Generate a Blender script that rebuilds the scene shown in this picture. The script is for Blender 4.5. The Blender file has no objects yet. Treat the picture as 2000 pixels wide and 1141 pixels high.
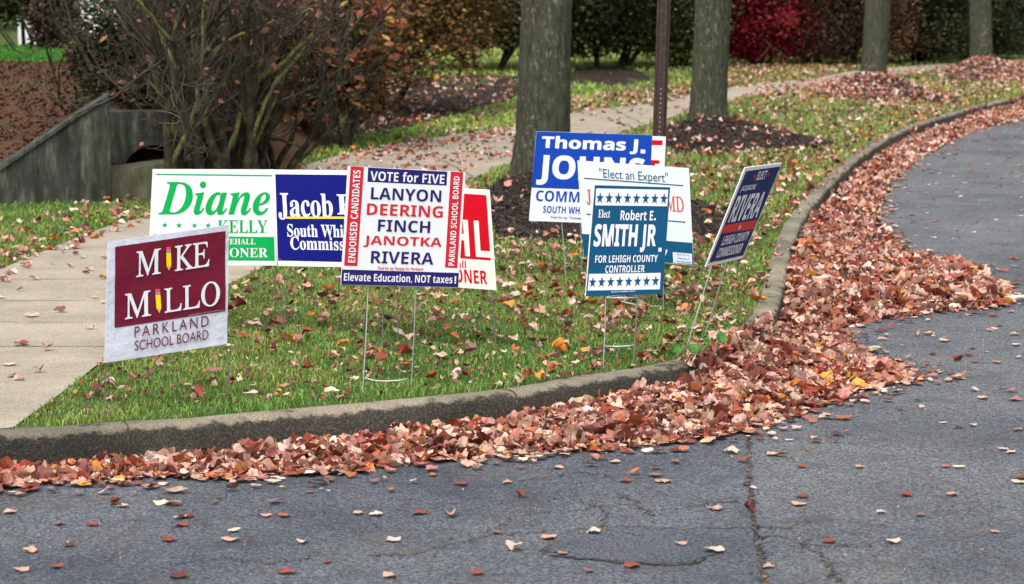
import bpy, math, random
import numpy as np
from mathutils import Vector

random.seed(7)
RNG = np.random.default_rng(11)
sc = bpy.context.scene
COL = sc.collection

# ------------------------------------------------------------------ camera
F = 4500.0                      # focal length in photo pixels (photo 2000 x 1141)
TH = math.atan(627.5 / F)       # downward pitch
H = 1.6
cam = bpy.data.cameras.new('camera')
cam.sensor_width = 36.0
cam.lens = 36.0 * F / 2000.0
cam.clip_end = 600
cam.dof.use_dof = True
cam.dof.focus_distance = 9.2
cam.dof.aperture_fstop = 6.0
co = bpy.data.objects.new('camera', cam)
co.location = (0, 0, H)
co.rotation_euler = (math.pi / 2 - TH, 0, 0)
COL.objects.link(co)
sc.camera = co

# ------------------------------------------------------------------ sky, sun, exposure
SUN_EL, SUN_AZ = 58.0, 200.0
w = bpy.data.worlds.new('World')
sc.world = w
w.use_nodes = True
nt = w.node_tree
bg = nt.nodes['Background']
sky = nt.nodes.new('ShaderNodeTexSky')
sky.sky_type = 'NISHITA'
sky.sun_disc = False
sky.sun_elevation = math.radians(SUN_EL)
sky.sun_rotation = math.radians(SUN_AZ)
sky.air_density = 1.5
sky.dust_density = 6.0
hs = nt.nodes.new('ShaderNodeHueSaturation')
hs.inputs['Saturation'].default_value = 0.35
nt.links.new(sky.outputs[0], hs.inputs['Color'])
nt.links.new(hs.outputs[0], bg.inputs['Color'])
bg.inputs['Strength'].default_value = 0.15
sl = bpy.data.lights.new('sun', 'SUN')
sl.energy = 0.55
sl.angle = math.radians(25)
sl.color = (1.0, 0.96, 0.9)
so = bpy.data.objects.new('sun', sl)
so.rotation_euler = (math.radians(90 - SUN_EL), 0, math.radians(180 - SUN_AZ))
so.location = (0, -5, 12)
COL.objects.link(so)
sc.view_settings.view_transform = 'Standard'
sc.view_settings.look = 'None'
sc.view_settings.gamma = 1
sc.view_settings.exposure = 1.0

# ------------------------------------------------------------------ projection helpers (photo pixel -> place)
ST, CT = math.sin(TH), math.cos(TH)
def ray(px, py):
    a, b = (px - 1000.0) / F, -(py - 570.5) / F
    return np.array([a, b * ST + CT, b * CT - ST])
def G(px, py, z=0.0):
    d = ray(px, py)
    return np.array([0, 0, H]) + d * ((z - H) / d[2])
def P(px, py, Y):
    d = ray(px, py)
    return np.array([0, 0, H]) + d * (Y / d[1])
def GL(pts, z=0.0):
    return np.array([G(x, y, z)[:2] for x, y in pts])
def S(r, g, b):
    def c(v):
        v /= 255.0
        return v / 12.92 if v <= 0.04045 else ((v + 0.055) / 1.055) ** 2.4
    return (c(r), c(g), c(b), 1.0)

def inpoly(p, poly):
    x, y = p[:, 0], p[:, 1]
    r = np.zeros(len(p), bool)
    n = len(poly)
    j = n - 1
    for i in range(n):
        xi, yi = poly[i]; xj, yj = poly[j]
        c = ((yi > y) != (yj > y)) & (x < (xj - xi) * (y - yi) / (yj - yi + 1e-12) + xi)
        r ^= c
        j = i
    return r
def segdist(p, line):
    d = np.full(len(p), 1e9)
    for a, b in zip(line[:-1], line[1:]):
        ab = b - a
        t = np.clip(((p - a) @ ab) / (ab @ ab + 1e-12), 0, 1)
        d = np.minimum(d, np.linalg.norm(p - (a + t[:, None] * ab), axis=1))
    return d
_fr = [(RNG.normal(size=2), RNG.uniform(0, 6.28)) for _ in range(14)]
def fnoise(p, scale):
    s = 0
    for k, (f, ph) in enumerate(_fr):
        s = s + np.sin((p[:, 0] * f[0] + p[:, 1] * f[1]) * scale * (1 + 0.25 * k) + ph)
    return s / 5.0
def smooth_line(pts, n=8):
    pts = np.asarray(pts, float)
    out = []
    P0 = np.vstack([2 * pts[0] - pts[1], pts, 2 * pts[-1] - pts[-2]])
    for i in range(1, len(P0) - 2):
        a, b, c, d = P0[i - 1], P0[i], P0[i + 1], P0[i + 2]
        for k in range(n):
            t = k / n
            out.append(0.5 * (2 * b + (c - a) * t + (2 * a - 5 * b + 4 * c - d) * t * t + (3 * b - a - 3 * c + d) * t ** 3))
    out.append(pts[-1])
    return np.array(out)

# ------------------------------------------------------------------ mesh helpers
def tag(o, label=None, cat=None, group=None, kind=None):
    if label: o['label'] = label
    if cat: o['category'] = cat
    if group: o['group'] = group
    if kind: o['kind'] = kind
    return o
def mesh(name, V, Fc, col=None, smooth=False):
    me = bpy.data.meshes.new(name)
    V = np.asarray(V, np.float32).reshape(-1, 3)
    if isinstance(Fc, np.ndarray):
        k = Fc.shape[1]
        me.vertices.add(len(V)); me.vertices.foreach_set('co', V.ravel())
        me.loops.add(Fc.size); me.loops.foreach_set('vertex_index', Fc.astype(np.int32).ravel())
        me.polygons.add(len(Fc))
        me.polygons.foreach_set('loop_start', np.arange(0, Fc.size, k, dtype=np.int32))
        me.polygons.foreach_set('loop_total', np.full(len(Fc), k, np.int32))
        me.update(calc_edges=True)
    else:
        me.from_pydata([tuple(map(float, v)) for v in V], [], Fc)
        me.update()
    if col is not None:
        a = me.color_attributes.new('Col', 'FLOAT_COLOR', 'POINT')
        c = np.ones((len(V), 4), np.float32)
        c[:, :3] = np.asarray(col)[:, :3]
        a.data.foreach_set('color', c.ravel())
    if smooth:
        me.polygons.foreach_set('use_smooth', np.ones(len(me.polygons), bool))
    return me
def obj(name, me, mat=None, parent=None):
    o = bpy.data.objects.new(name, me)
    COL.objects.link(o)
    if mat is not None:
        for m in (mat if isinstance(mat, (list, tuple)) else [mat]):
            me.materials.append(m)
    if parent is not None:
        o.parent = parent
        pw = parent_world(parent)
        o.location = tuple(-x for x in pw)      # meshes are built in place
    return o
def parent_world(p):
    v = Vector((0, 0, 0))
    while p is not None:
        v = v + Vector(p.location)
        p = p.parent
    return v
def empty(name, loc, label, cat, group=None):
    o = bpy.data.objects.new(name, None)
    o.empty_display_size = 0.1
    COL.objects.link(o)
    o.location = tuple(float(x) for x in loc)
    return tag(o, label, cat, group)
class MB:
    def __init__(s): s.V = []; s.F = []; s.M = []
    def add(s, V, Fc, m=0):
        o = len(s.V)
        s.V += [tuple(map(float, v)) for v in V]
        s.F += [[o + i for i in f] for f in Fc]
        s.M += [m] * len(Fc)
    def tube(s, pts, rad, n=6, m=0, cap=True):
        pts = np.asarray(pts, float)
        rad = np.full(len(pts), rad) if np.isscalar(rad) else np.asarray(rad)
        V = []
        t = np.gradient(pts, axis=0)
        t /= np.linalg.norm(t, axis=1)[:, None] + 1e-9
        up = np.array([0.31, 0.83, 0.46])
        for i in range(len(pts)):
            a = np.cross(t[i], up); a /= np.linalg.norm(a) + 1e-9
            b = np.cross(t[i], a)
            for k in range(n):
                q = 2 * math.pi * k / n
                V.append(pts[i] + rad[i] * (a * math.cos(q) + b * math.sin(q)))
        Fc = []
        for i in range(len(pts) - 1):
            for k in range(n):
                k2 = (k + 1) % n
                Fc.append([i * n + k, i * n + k2, (i + 1) * n + k2, (i + 1) * n + k])
        if cap:
            Fc.append(list(range(n))[::-1]); Fc.append([(len(pts) - 1) * n + k for k in range(n)])
        s.add(V, Fc, m)
    def build(s, name, mats, parent=None, smooth=False):
        me = mesh(name, s.V, s.F, smooth=smooth)
        o = obj(name, me, mats, parent)
        if any(s.M): me.polygons.foreach_set('material_index', s.M)
        return o

# ------------------------------------------------------------------ materials
def mat(name, base=(0.5, 0.5, 0.5, 1), rough=0.8, spec=0.3):
    m = bpy.data.materials.new(name)
    m.use_nodes = True
    b = m.node_tree.nodes['Principled BSDF']
    b.inputs['Base Color'].default_value = base
    b.inputs['Roughness'].default_value = rough
    b.inputs['Specular IOR Level'].default_value = spec
    return m
def node(m, t, **kw):
    n = m.node_tree.nodes.new(t)
    for k, v in kw.items():
        if k in n.inputs: n.inputs[k].default_value = v
        else: setattr(n, k, v)
    return n
def lk(m, a, b): m.node_tree.links.new(a, b)
def bsdf(m): return m.node_tree.nodes['Principled BSDF']
def coords(m, scale=(1, 1, 1), kind='Object'):
    tc = node(m, 'ShaderNodeTexCoord')
    mp = node(m, 'ShaderNodeMapping')
    mp.inputs['Scale'].default_value = scale
    lk(m, tc.outputs[kind], mp.inputs['Vector'])
    return mp.outputs['Vector']
def noise(m, vec, scale, detail=6, rough=0.6):
    n = node(m, 'ShaderNodeTexNoise')
    n.inputs['Scale'].default_value = scale
    n.inputs['Detail'].default_value = detail
    n.inputs['Roughness'].default_value = rough
    lk(m, vec, n.inputs['Vector'])
    return n.outputs['Fac']
def ramp(m, fac, stops):
    r = node(m, 'ShaderNodeValToRGB')
    e = r.color_ramp.elements
    while len(e) < len(stops): e.new(0.5)
    for k, (p, c) in enumerate(stops):
        e[k].position = p
        e[k].color = c if len(c) == 4 else (*c, 1)
    lk(m, fac, r.inputs['Fac'])
    return r.outputs['Color']
def mix(m, fac, a, b, mode='MIX'):
    n = node(m, 'ShaderNodeMix', data_type='RGBA', blend_type=mode)
    for sock, v in ((n.inputs['Factor'], fac), (n.inputs['A'], a), (n.inputs['B'], b)):
        pass
    def put(idx, v):
        if hasattr(v, 'is_linked'): lk(m, v, n.inputs[idx])
        else: n.inputs[idx].default_value = v
    put(0, fac); put(6, a); put(7, b)
    return n.outputs[2]
def bump(m, h, strength=0.3, dist=0.01):
    n = node(m, 'ShaderNodeBump')
    n.inputs['Strength'].default_value = strength
    n.inputs['Distance'].default_value = dist
    lk(m, h, n.inputs['Height'])
    lk(m, n.outputs['Normal'], bsdf(m).inputs['Normal'])
def setcol(m, c): lk(m, c, bsdf(m).inputs['Base Color'])

def attr_mat(name, rough=0.7, trans=0.0, spec=0.25, vein=0.0):
    m = mat(name, rough=rough, spec=spec)
    a = node(m, 'ShaderNodeAttribute', attribute_name='Col')
    c = a.outputs['Color']
    if vein:
        v = coords(m)
        c = mix(m, ramp(m, noise(m, v, 55, 4), [(0.35, (0, 0, 0)), (0.7, (1, 1, 1))]), c, mix(m, 1.0, c, (0.62, 0.5, 0.45, 1), 'MULTIPLY'))
    setcol(m, c)
    if trans:
        t = node(m, 'ShaderNodeBsdfTranslucent')
        lk(m, c, t.inputs['Color'])
        x = node(m, 'ShaderNodeMixShader')
        x.inputs[0].default_value = trans
        out = m.node_tree.nodes['Material Output']
        lk(m, bsdf(m).outputs[0], x.inputs[1]); lk(m, t.outputs[0], x.inputs[2])
        lk(m, x.outputs[0], out.inputs['Surface'])
    return m

M_leaf = attr_mat('dead leaf', 0.62, 0.12, 0.35, vein=1.0)
M_grass = attr_mat('grass blade', 0.55, 0.25, 0.3)
M_fol = attr_mat('shrub foliage', 0.7, 0.15, 0.2)

# asphalt -------------------------------------------------------------
M_asph = mat('asphalt', rough=0.85, spec=0.2)
v = coords(M_asph)
c0 = ramp(M_asph, noise(M_asph, v, 95, 5, 0.85), [(0.385, (0.023, 0.025, 0.028)), (0.50, (0.084, 0.089, 0.098)), (0.615, (0.215, 0.224, 0.238))])
c1 = ramp(M_asph, noise(M_asph, v, 1.1, 5, 0.6), [(0.32, (0.62, 0.65, 0.70)), (0.5, (0.95, 0.96, 0.97)), (0.68, (1.22, 1.2, 1.18))])
c0 = mix(M_asph, 1.0, c0, c1, 'MULTIPLY')
vo = node(M_asph, 'ShaderNodeTexVoronoi'); vo.inputs['Scale'].default_value = 120
lk(M_asph, v, vo.inputs['Vector'])
sp = ramp(M_asph, vo.outputs['Distance'], [(0.06, (1, 1, 1)), (0.16, (0, 0, 0))])
sp2 = mix(M_asph, 1.0, sp, ramp(M_asph, noise(M_asph, v, 31, 2), [(0.55, (0, 0, 0)), (0.68, (0.75, 0.75, 0.75))]), 'MULTIPLY')
c0 = mix(M_asph, sp2, c0, (0.36, 0.36, 0.35, 1))
# damp dark blotches and brown grit
st = ramp(M_asph, noise(M_asph, v, 5.5, 8, 0.75), [(0.52, (0, 0, 0)), (0.66, (0.7, 0.7, 0.7))])
c0 = mix(M_asph, st, c0, (0.055, 0.053, 0.054, 1))
gr = ramp(M_asph, noise(M_asph, v, 2.4, 4, 0.6), [(0.56, (0, 0, 0)), (0.68, (1, 1, 1))])
gr = mix(M_asph, 1.0, gr, ramp(M_asph, noise(M_asph, v, 42, 5, 0.75), [(0.50, (0, 0, 0)), (0.60, (0.8, 0.8, 0.8))]), 'MULTIPLY')
c0 = mix(M_asph, gr, c0, (0.15, 0.095, 0.06, 1))
gA, gB = G(1466, 880, -0.13), G(1490, 1141, -0.13)
sx = node(M_asph, 'ShaderNodeSeparateXYZ'); tc = node(M_asph, 'ShaderNodeTexCoord'); lk(M_asph, tc.outputs['Object'], sx.inputs[0])
slope = (gB[0] - gA[0]) / (gB[1] - gA[1])
mm = node(M_asph, 'ShaderNodeMath', operation='MULTIPLY_ADD'); lk(M_asph, sx.outputs['Y'], mm.inputs[0]); mm.inputs[1].default_value = -slope; lk(M_asph, sx.outputs['X'], mm.inputs[2])
th = gA[0] - slope * gA[1]
mg = node(M_asph, 'ShaderNodeMapRange'); mg.inputs['From Min'].default_value = th - 0.01; mg.inputs['From Max'].default_value = th + 0.01
lk(M_asph, mm.outputs[0], mg.inputs['Value'])
c0 = mix(M_asph, mg.outputs[0], mix(M_asph, 1.0, c0, (0.90, 0.93, 0.97, 1), 'MULTIPLY'), mix(M_asph, 1.0, c0, (1.10, 1.11, 1.10, 1), 'MULTIPLY'))
setcol(M_asph, c0)
bump(M_asph, noise(M_asph, v, 110, 4, 0.75), 1.0, 0.008)

M_crack = mat('crack fill', S(46, 44, 42), 0.95)
v = coords(M_crack); setcol(M_crack, ramp(M_crack, noise(M_crack, v, 18, 5), [(0.4, (0.02, 0.02, 0.02)), (0.55, (0.06, 0.045, 0.035)), (0.68, (0.25, 0.15, 0.07))]))

# lawn soil ------------------------------------------------------------
M_lawn = mat('lawn', rough=0.95, spec=0.1)
v = coords(M_lawn)
cl = ramp(M_lawn, noise(M_lawn, v, 45, 6, 0.7), [(0.3, (0.018, 0.024, 0.009)), (0.5, (0.05, 0.085, 0.02)), (0.7, (0.085, 0.13, 0.03))])
cb = ramp(M_lawn, noise(M_lawn, v, 0.9, 4), [(0.45, (0, 0, 0)), (0.65, (0.6, 0.6, 0.6))])
setcol(M_lawn, mix(M_lawn, cb, cl, (0.085, 0.075, 0.03, 1)))
bump(M_lawn, noise(M_lawn, v, 60, 4), 0.8, 0.02)

M_conc = mat('path concrete', rough=0.9, spec=0.2)
v = coords(M_conc)
cc = ramp(M_conc, noise(M_conc, v, 120, 6, 0.8), [(0.36, (0.17, 0.148, 0.118)), (0.5, (0.31, 0.278, 0.228)), (0.64, (0.43, 0.39, 0.33))])
cc = mix(M_conc, 1.0, cc, ramp(M_conc, noise(M_conc, v, 2.2, 6, 0.65), [(0.3, (0.66, 0.63, 0.58)), (0.65, (1.0, 0.965, 0.915))]), 'MULTIPLY')
setcol(M_conc, cc)
bump(M_conc, noise(M_conc, v, 180, 4), 0.4, 0.003)
M_joint = mat('joint dirt', S(92, 84, 70), 0.95)

M_kerb = mat('kerb concrete', rough=0.92, spec=0.2)
v = coords(M_kerb)
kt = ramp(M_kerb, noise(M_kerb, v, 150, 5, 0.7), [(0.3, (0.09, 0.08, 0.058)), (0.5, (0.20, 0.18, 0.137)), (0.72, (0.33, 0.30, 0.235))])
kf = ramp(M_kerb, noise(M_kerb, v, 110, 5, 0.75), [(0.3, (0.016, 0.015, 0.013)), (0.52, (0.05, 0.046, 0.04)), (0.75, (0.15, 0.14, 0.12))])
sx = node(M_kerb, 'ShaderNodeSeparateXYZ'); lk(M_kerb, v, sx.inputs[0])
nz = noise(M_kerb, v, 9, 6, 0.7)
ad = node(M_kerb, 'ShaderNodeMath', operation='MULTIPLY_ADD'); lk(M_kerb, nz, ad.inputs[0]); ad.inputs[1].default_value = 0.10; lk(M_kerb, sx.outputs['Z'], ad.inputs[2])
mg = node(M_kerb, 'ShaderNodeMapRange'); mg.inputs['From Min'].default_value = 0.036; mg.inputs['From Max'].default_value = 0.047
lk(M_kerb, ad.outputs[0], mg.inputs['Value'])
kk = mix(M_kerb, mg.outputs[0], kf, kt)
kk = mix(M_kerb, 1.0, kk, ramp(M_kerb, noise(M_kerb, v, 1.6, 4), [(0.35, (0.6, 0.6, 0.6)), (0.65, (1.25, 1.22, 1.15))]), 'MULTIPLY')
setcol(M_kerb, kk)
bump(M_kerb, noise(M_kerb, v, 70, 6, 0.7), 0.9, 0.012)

M_mulch = mat('bark mulch', rough=0.95, spec=0.15)
v = coords(M_mulch)
setcol(M_mulch, ramp(M_mulch, noise(M_mulch, v, 70, 6, 0.75), [(0.3, (0.008, 0.006, 0.004)), (0.5, (0.026, 0.018, 0.014)), (0.72, (0.07, 0.05, 0.04))]))
bump(M_mulch, noise(M_mulch, v, 55, 5), 1.0, 0.03)
M_chip = attr_mat('mulch chips', 0.9)

M_drift = mat('leaf mould', rough=0.95, spec=0.1)
v = coords(M_drift)
setcol(M_drift, ramp(M_drift, noise(M_drift, v, 35, 5), [(0.35, (0.02, 0.009, 0.006)), (0.6, (0.10, 0.045, 0.028)), (0.75, (0.2, 0.1, 0.06))]))

M_bark = mat('tree bark', rough=0.92, spec=0.15)
v = coords(M_bark, (1, 1, 0.22))
b1 = noise(M_bark, v, 38, 6, 0.7)
cb = ramp(M_bark, b1, [(0.33, (0.025, 0.025, 0.017)), (0.52, (0.062, 0.062, 0.042)), (0.7, (0.11, 0.112, 0.082))])
v2 = coords(M_bark, (1, 1, 0.5))
cb = mix(M_bark, ramp(M_bark, noise(M_bark, v2, 5, 4), [(0.42, (0, 0, 0)), (0.62, (0.55, 0.55, 0.55))]), cb, (0.055, 0.075, 0.038, 1))
li = ramp(M_bark, noise(M_bark, v2, 30, 4, 0.75), [(0.55, (0, 0, 0)), (0.64, (1, 1, 1))])
lm = ramp(M_bark, noise(M_bark, v2, 2.3, 3), [(0.44, (0, 0, 0)), (0.60, (0.55, 0.55, 0.55))])
cb = mix(M_bark, mix(M_bark, 1.0, li, lm, 'MULTIPLY'), cb, (0.30, 0.30, 0.26, 1))
setcol(M_bark, cb)
bump(M_bark, b1, 1.0, 0.04)
M_stem = mat('shrub bark', rough=0.9, spec=0.15)
v = coords(M_stem)
setcol(M_stem, ramp(M_stem, noise(M_stem, v, 14, 5), [(0.35, (0.012, 0.010, 0.008)), (0.52, (0.034, 0.031, 0.02)), (0.68, (0.07, 0.075, 0.028))]))
M_twig = mat('twig', S(98, 84, 76), 0.9)
v = coords(M_twig)
setcol(M_twig, ramp(M_twig, noise(M_twig, v, 3.0, 4), [(0.38, (0.026, 0.020, 0.014)), (0.58, (0.07, 0.056, 0.042)), (0.75, (0.17, 0.15, 0.12))]))
M_moss = mat('mossy bark', S(96, 100, 44), 0.95)
v = coords(M_moss)
setcol(M_moss, ramp(M_moss, noise(M_moss, v, 40, 4), [(0.35, (0.03, 0.028, 0.015)), (0.6, (0.11, 0.12, 0.03)), (0.75, (0.16, 0.18, 0.04))]))

M_wallc = mat('culvert concrete', rough=0.9, spec=0.2)
v = coords(M_wallc, (1, 1, 0.16))
wc = ramp(M_wallc, noise(M_wallc, v, 13, 7, 0.75), [(0.32, (0.012, 0.014, 0.011)), (0.5, (0.036, 0.040, 0.033)), (0.68, (0.12, 0.125, 0.11))])
wc = mix(M_wallc, 1.0, wc, ramp(M_wallc, noise(M_wallc, coords(M_wallc), 4, 5), [(0.35, (0.6, 0.65, 0.55)), (0.65, (1.2, 1.2, 1.2))]), 'MULTIPLY')
setcol(M_wallc, wc); bump(M_wallc, noise(M_wallc, coords(M_wallc), 60, 5), 0.5, 0.01)
M_ledge = mat('pale mossy concrete', rough=0.9, spec=0.2)
v = coords(M_ledge, (1, 1, 0.4))
setcol(M_ledge, ramp(M_ledge, noise(M_ledge, v, 14, 6, 0.7), [(0.3, (0.05, 0.05, 0.035)), (0.55, (0.11, 0.11, 0.07)), (0.75, (0.2, 0.19, 0.14))]))
M_dark = mat('culvert interior', (0.012, 0.012, 0.013, 1), 0.95)
M_bank = mat('bare brown bank', rough=0.95, spec=0.1)
v = coords(M_bank)
setcol(M_bank, mix(M_bank, ramp(M_bank, noise(M_bank, v, 1.6, 4), [(0.5, (0, 0, 0)), (0.68, (1, 1, 1))]), ramp(M_bank, noise(M_bank, v, 40, 6, 0.75), [(0.3, (0.02, 0.010, 0.006)), (0.55, (0.075, 0.036, 0.018)), (0.75, (0.15, 0.08, 0.045))]), (0.035, 0.042, 0.016, 1)))

M_wire = mat('galvanised wire', (0.42, 0.44, 0.45, 1), 0.4); bsdf(M_wire).inputs['Metallic'].default_value = 0.55
M_wired = mat('weathered wire', (0.10, 0.10, 0.095, 1), 0.6)
M_post = mat('brown painted steel', rough=0.6, spec=0.35)
v = coords(M_post)
setcol(M_post, ramp(M_post, noise(M_post, v, 45, 5), [(0.35, (0.022, 0.012, 0.011)), (0.6, (0.045, 0.024, 0.021)), (0.8, (0.09, 0.045, 0.035))]))
M_hole = mat('light through hole', S(150, 132, 122), 0.8)  # pale colour stands in for background light seen through the post holes

def ink(name, rgb, rough=0.6):
    m = mat(name, S(*rgb), rough, 0.12)
    v = coords(m)
    c = mix(m, ramp(m, noise(m, v, 6, 4), [(0.35, (0, 0, 0)), (0.75, (0.3, 0.3, 0.3))]), S(*rgb), mix(m, 1.0, S(*rgb), (0.75, 0.76, 0.74, 1), 'MULTIPLY'))
    setcol(m, c)
    return m
INK = dict(white=ink('sign white', (217, 221, 224)), cream=ink('sign cream', (220, 217, 208)), pale=ink('sign pale blue white', (204, 214, 214)),
           lwhite=ink('lettering white', (214, 219, 226)), green=ink('ink green', (6, 158, 76)), blue=ink('ink deep blue', (14, 20, 112)),
           yellow=ink('ink yellow', (232, 206, 20)), navy=ink('ink navy', (36, 34, 98)), red=ink('ink red', (192, 38, 50)), bred=ink('ink bright red', (188, 4, 30)),
           royal=ink('ink royal blue', (14, 62, 160)), teal=ink('ink teal', (14, 76, 112)), cred=ink('ink soft red', (200, 62, 66)),
           slate=ink('ink slate navy', (40, 50, 98)), maroon=ink('ink maroon', (104, 26, 46)), poly=ink('woven bag white', (194, 200, 213), 0.55),
           wood=ink('ink pencil wood', (214, 164, 100)), pink=ink('ink pencil eraser', (206, 74, 92)), grey=ink('ink grey', (140, 140, 150)),
           sticker=ink('sticker', (198, 208, 224)))
bump(INK['poly'], noise(INK['poly'], coords(INK['poly']), 9, 3, 0.55), 0.55, 0.025)
bump(INK['maroon'], noise(INK['maroon'], coords(INK['maroon']), 9, 3, 0.55), 0.4, 0.025)

# ------------------------------------------------------------------ ground layout
RZ = -0.13
kerb_px = [(-80, 857), (0, 850), (125, 845), (250, 835), (375, 829), (500, 817), (750, 795), (1000, 770), (1150, 745), (1300, 722), (1400, 697), (1470, 662),
           (1515, 612), (1532, 560), (1547, 490), (1573, 425), (1622, 365), (1692, 300), (1780, 251), (1900, 213), (2000, 190), (2150, 165)]
K = smooth_line(GL(kerb_px), 7)
d0 = K[0] - K[6]; d0 /= np.linalg.norm(d0)
K = np.vstack([K[0] + d0 * 14, K[0] + d0 * 4, K])
d1 = K[-1] - K[-8]; d1 /= np.linalg.norm(d1)
K = np.vstack([K, K[-1] + d1 * 25 + np.array([8, 0]), K[-1] + d1 * 60 + np.array([50, 0])])
tan = np.gradient(K, axis=0); tan /= np.linalg.norm(tan, axis=1)[:, None]
nrm = np.stack([-tan[:, 1], tan[:, 0]], 1)          # to the lawn side
KB = K + nrm * 0.105

road = mesh('road', [(-150, -20, RZ), (150, -20, RZ), (150, 260, RZ), (-150, 260, RZ)], [[0, 1, 2, 3]])
tag(obj('road', road, M_asph), kind='structure')

lawn_poly = np.vstack([KB, [[140, 250], [-150, 250], [-150, KB[0, 1]]]])
me = mesh('lawn', [(x, y, 0) for x, y in lawn_poly], [list(range(len(lawn_poly)))])
tag(obj('lawn', me, M_lawn), kind='structure')

prof = [(0.105, 0.003), (0.05, 0.005), (0.022, 0.003), (0.006, -0.006), (0.0, -0.022), (-0.002, -0.07), (-0.006, -0.16)]
# finer resample for chipped edge
t = np.concatenate([[0], np.cumsum(np.linalg.norm(np.diff(K, axis=0), axis=1))])
ts = np.concatenate([np.arange(0, 10, 0.5), np.arange(10, 40, 0.03), np.arange(40, t[-1], 1.0)])
kx = np.stack([np.interp(ts, t, K[:, 0]), np.interp(ts, t, K[:, 1])], 1)
kn = np.stack([np.interp(ts, t, nrm[:, 0]), np.interp(ts, t, nrm[:, 1])], 1)
V = []
for j, (o_, z_) in enumerate(prof):
    q = kx + kn * o_
    wob = fnoise(np.stack([ts, ts * 0.0 + j * 0.13], 1), 9) * 0.0025 + fnoise(np.stack([ts * 3.1, ts * 0 + j], 1), 11) * 0.002
    if j in (0, 1, 6): wob = wob * 0.2
    chip = np.maximum(0, fnoise(np.stack([ts, ts * 0 + 3.0], 1), 4.5) - 0.6) * 0.02 if j in (2, 3, 4) else 0
    q = q + kn * (wob + chip)[:, None]
    V.append(np.stack([q[:, 0], q[:, 1], np.full(len(q), z_) - (chip if np.ndim(chip) else 0) + wob * 0.35], 1))
V = np.array(V); nj, ni = V.shape[:2]
Fc = []
for j in range(nj - 1):
    i = np.arange(ni - 1)
    Fc.append(np.stack([j * ni + i, (j + 1) * ni + i, (j + 1) * ni + i + 1, j * ni + i + 1], 1))
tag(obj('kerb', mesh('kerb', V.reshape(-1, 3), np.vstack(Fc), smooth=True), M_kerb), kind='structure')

jb = MB()
for s0 in np.arange(14.6, 34, 1.52):
    ci = int(np.argmin(np.abs(ts - s0)))
    tg = np.array([kn[ci][1], -kn[ci][0]])
    wj = RNG.uniform(0.003, 0.006)
    row = []
    for j in range(nj):
        row.append(V[j, ci] + np.array([-kn[ci][0] * 0.0025, -kn[ci][1] * 0.0025, 0.0025]))
    jb.add([(*(q[:2] - tg * wj), q[2]) for q in row] + [(*(q[:2] + tg * wj), q[2]) for q in row], [[k, k + 1, nj + k + 1, nj + k] for k in range(nj - 1)])
tag(jb.build('kerb_joint', M_crack), kind='structure')
near_px = [(25, 838), (90, 792), (150, 748), (205, 704), (330, 622), (450, 556), (560, 503), (700, 440), (920, 352), (1010, 319), (1130, 283), (1280, 240), (1421, 200), (1582, 173), (1735, 151), (1832, 139), (2000, 123)]
far_px = [(2000, 115), (1824, 127), (1680, 138), (1582, 154), (1421, 172), (1279, 202), (1118, 219), (1010, 246), (886, 264), (690, 298), (540, 342), (400, 386), (287, 424), (210, 444), (100, 486), (0, 528), (-150, 592)]
WN, WF = smooth_line(GL(near_px), 4), smooth_line(GL(far_px), 4)
ext = WF[0] + (WF[0] - WF[6]) * 2
e2 = WN[-1] + (WN[-1] - WN[-7]) * 2
wl = WF[-1] + np.array([-3.0, -2.0])
kb_l = np.array([WN[0][0] - 4.5, np.interp(WN[0][0] - 4.5, KB[:12, 0], KB[:12, 1])])
path_poly = np.vstack([WN, [e2, ext], WF, [wl, kb_l]])
me = mesh('path', [(x, y, 0.006) for x, y in path_poly], [list(range(len(path_poly)))])
path = tag(obj('path', me, M_conc), kind='structure')
# tooled joints across the path
jm = MB()
def ribbon(mb, pts, wd, z, m=0):
    pts = np.asarray(pts, float)
    t_ = np.gradient(pts, axis=0); t_ /= np.linalg.norm(t_, axis=1)[:, None] + 1e-9
    n_ = np.stack([-t_[:, 1], t_[:, 0]], 1)
    wd = np.full(len(pts), wd) if np.isscalar(wd) else wd
    a, b = pts + n_ * wd[:, None] / 2, pts - n_ * wd[:, None] / 2
    V = [(x, y, z) for x, y in a] + [(x, y, z) for x, y in b]
    n = len(pts)
    mb.add(V, [[i, n + i, n + i + 1, i + 1] for i in range(n - 1)], m)
for y in (548, 590, 632, 680):
    g0, g1 = G(-400, y), G({548: 455, 590: 395, 632: 318, 680: 238}[y], y)
    xs = np.linspace(g0[0], g1[0], 30)
    pts = np.stack([xs, np.full(30, g0[1]) + RNG.normal(0, 0.002, 30)], 1)
    ribbon(jm, pts, np.abs(RNG.normal(0.008, 0.003, 30)), 0.0085)
for (ax, ay), (bx, by) in (((560, 336), (690, 444)), ((800, 281), (930, 350)), ((1000, 248), (1105, 292)), ((1190, 210), (1260, 246))):
    ribbon(jm, np.linspace(G(ax, ay)[:2], G(bx, by)[:2], 12), 0.014, 0.0085)
tag(jm.build('path_joint', M_joint), kind='structure')

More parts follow.
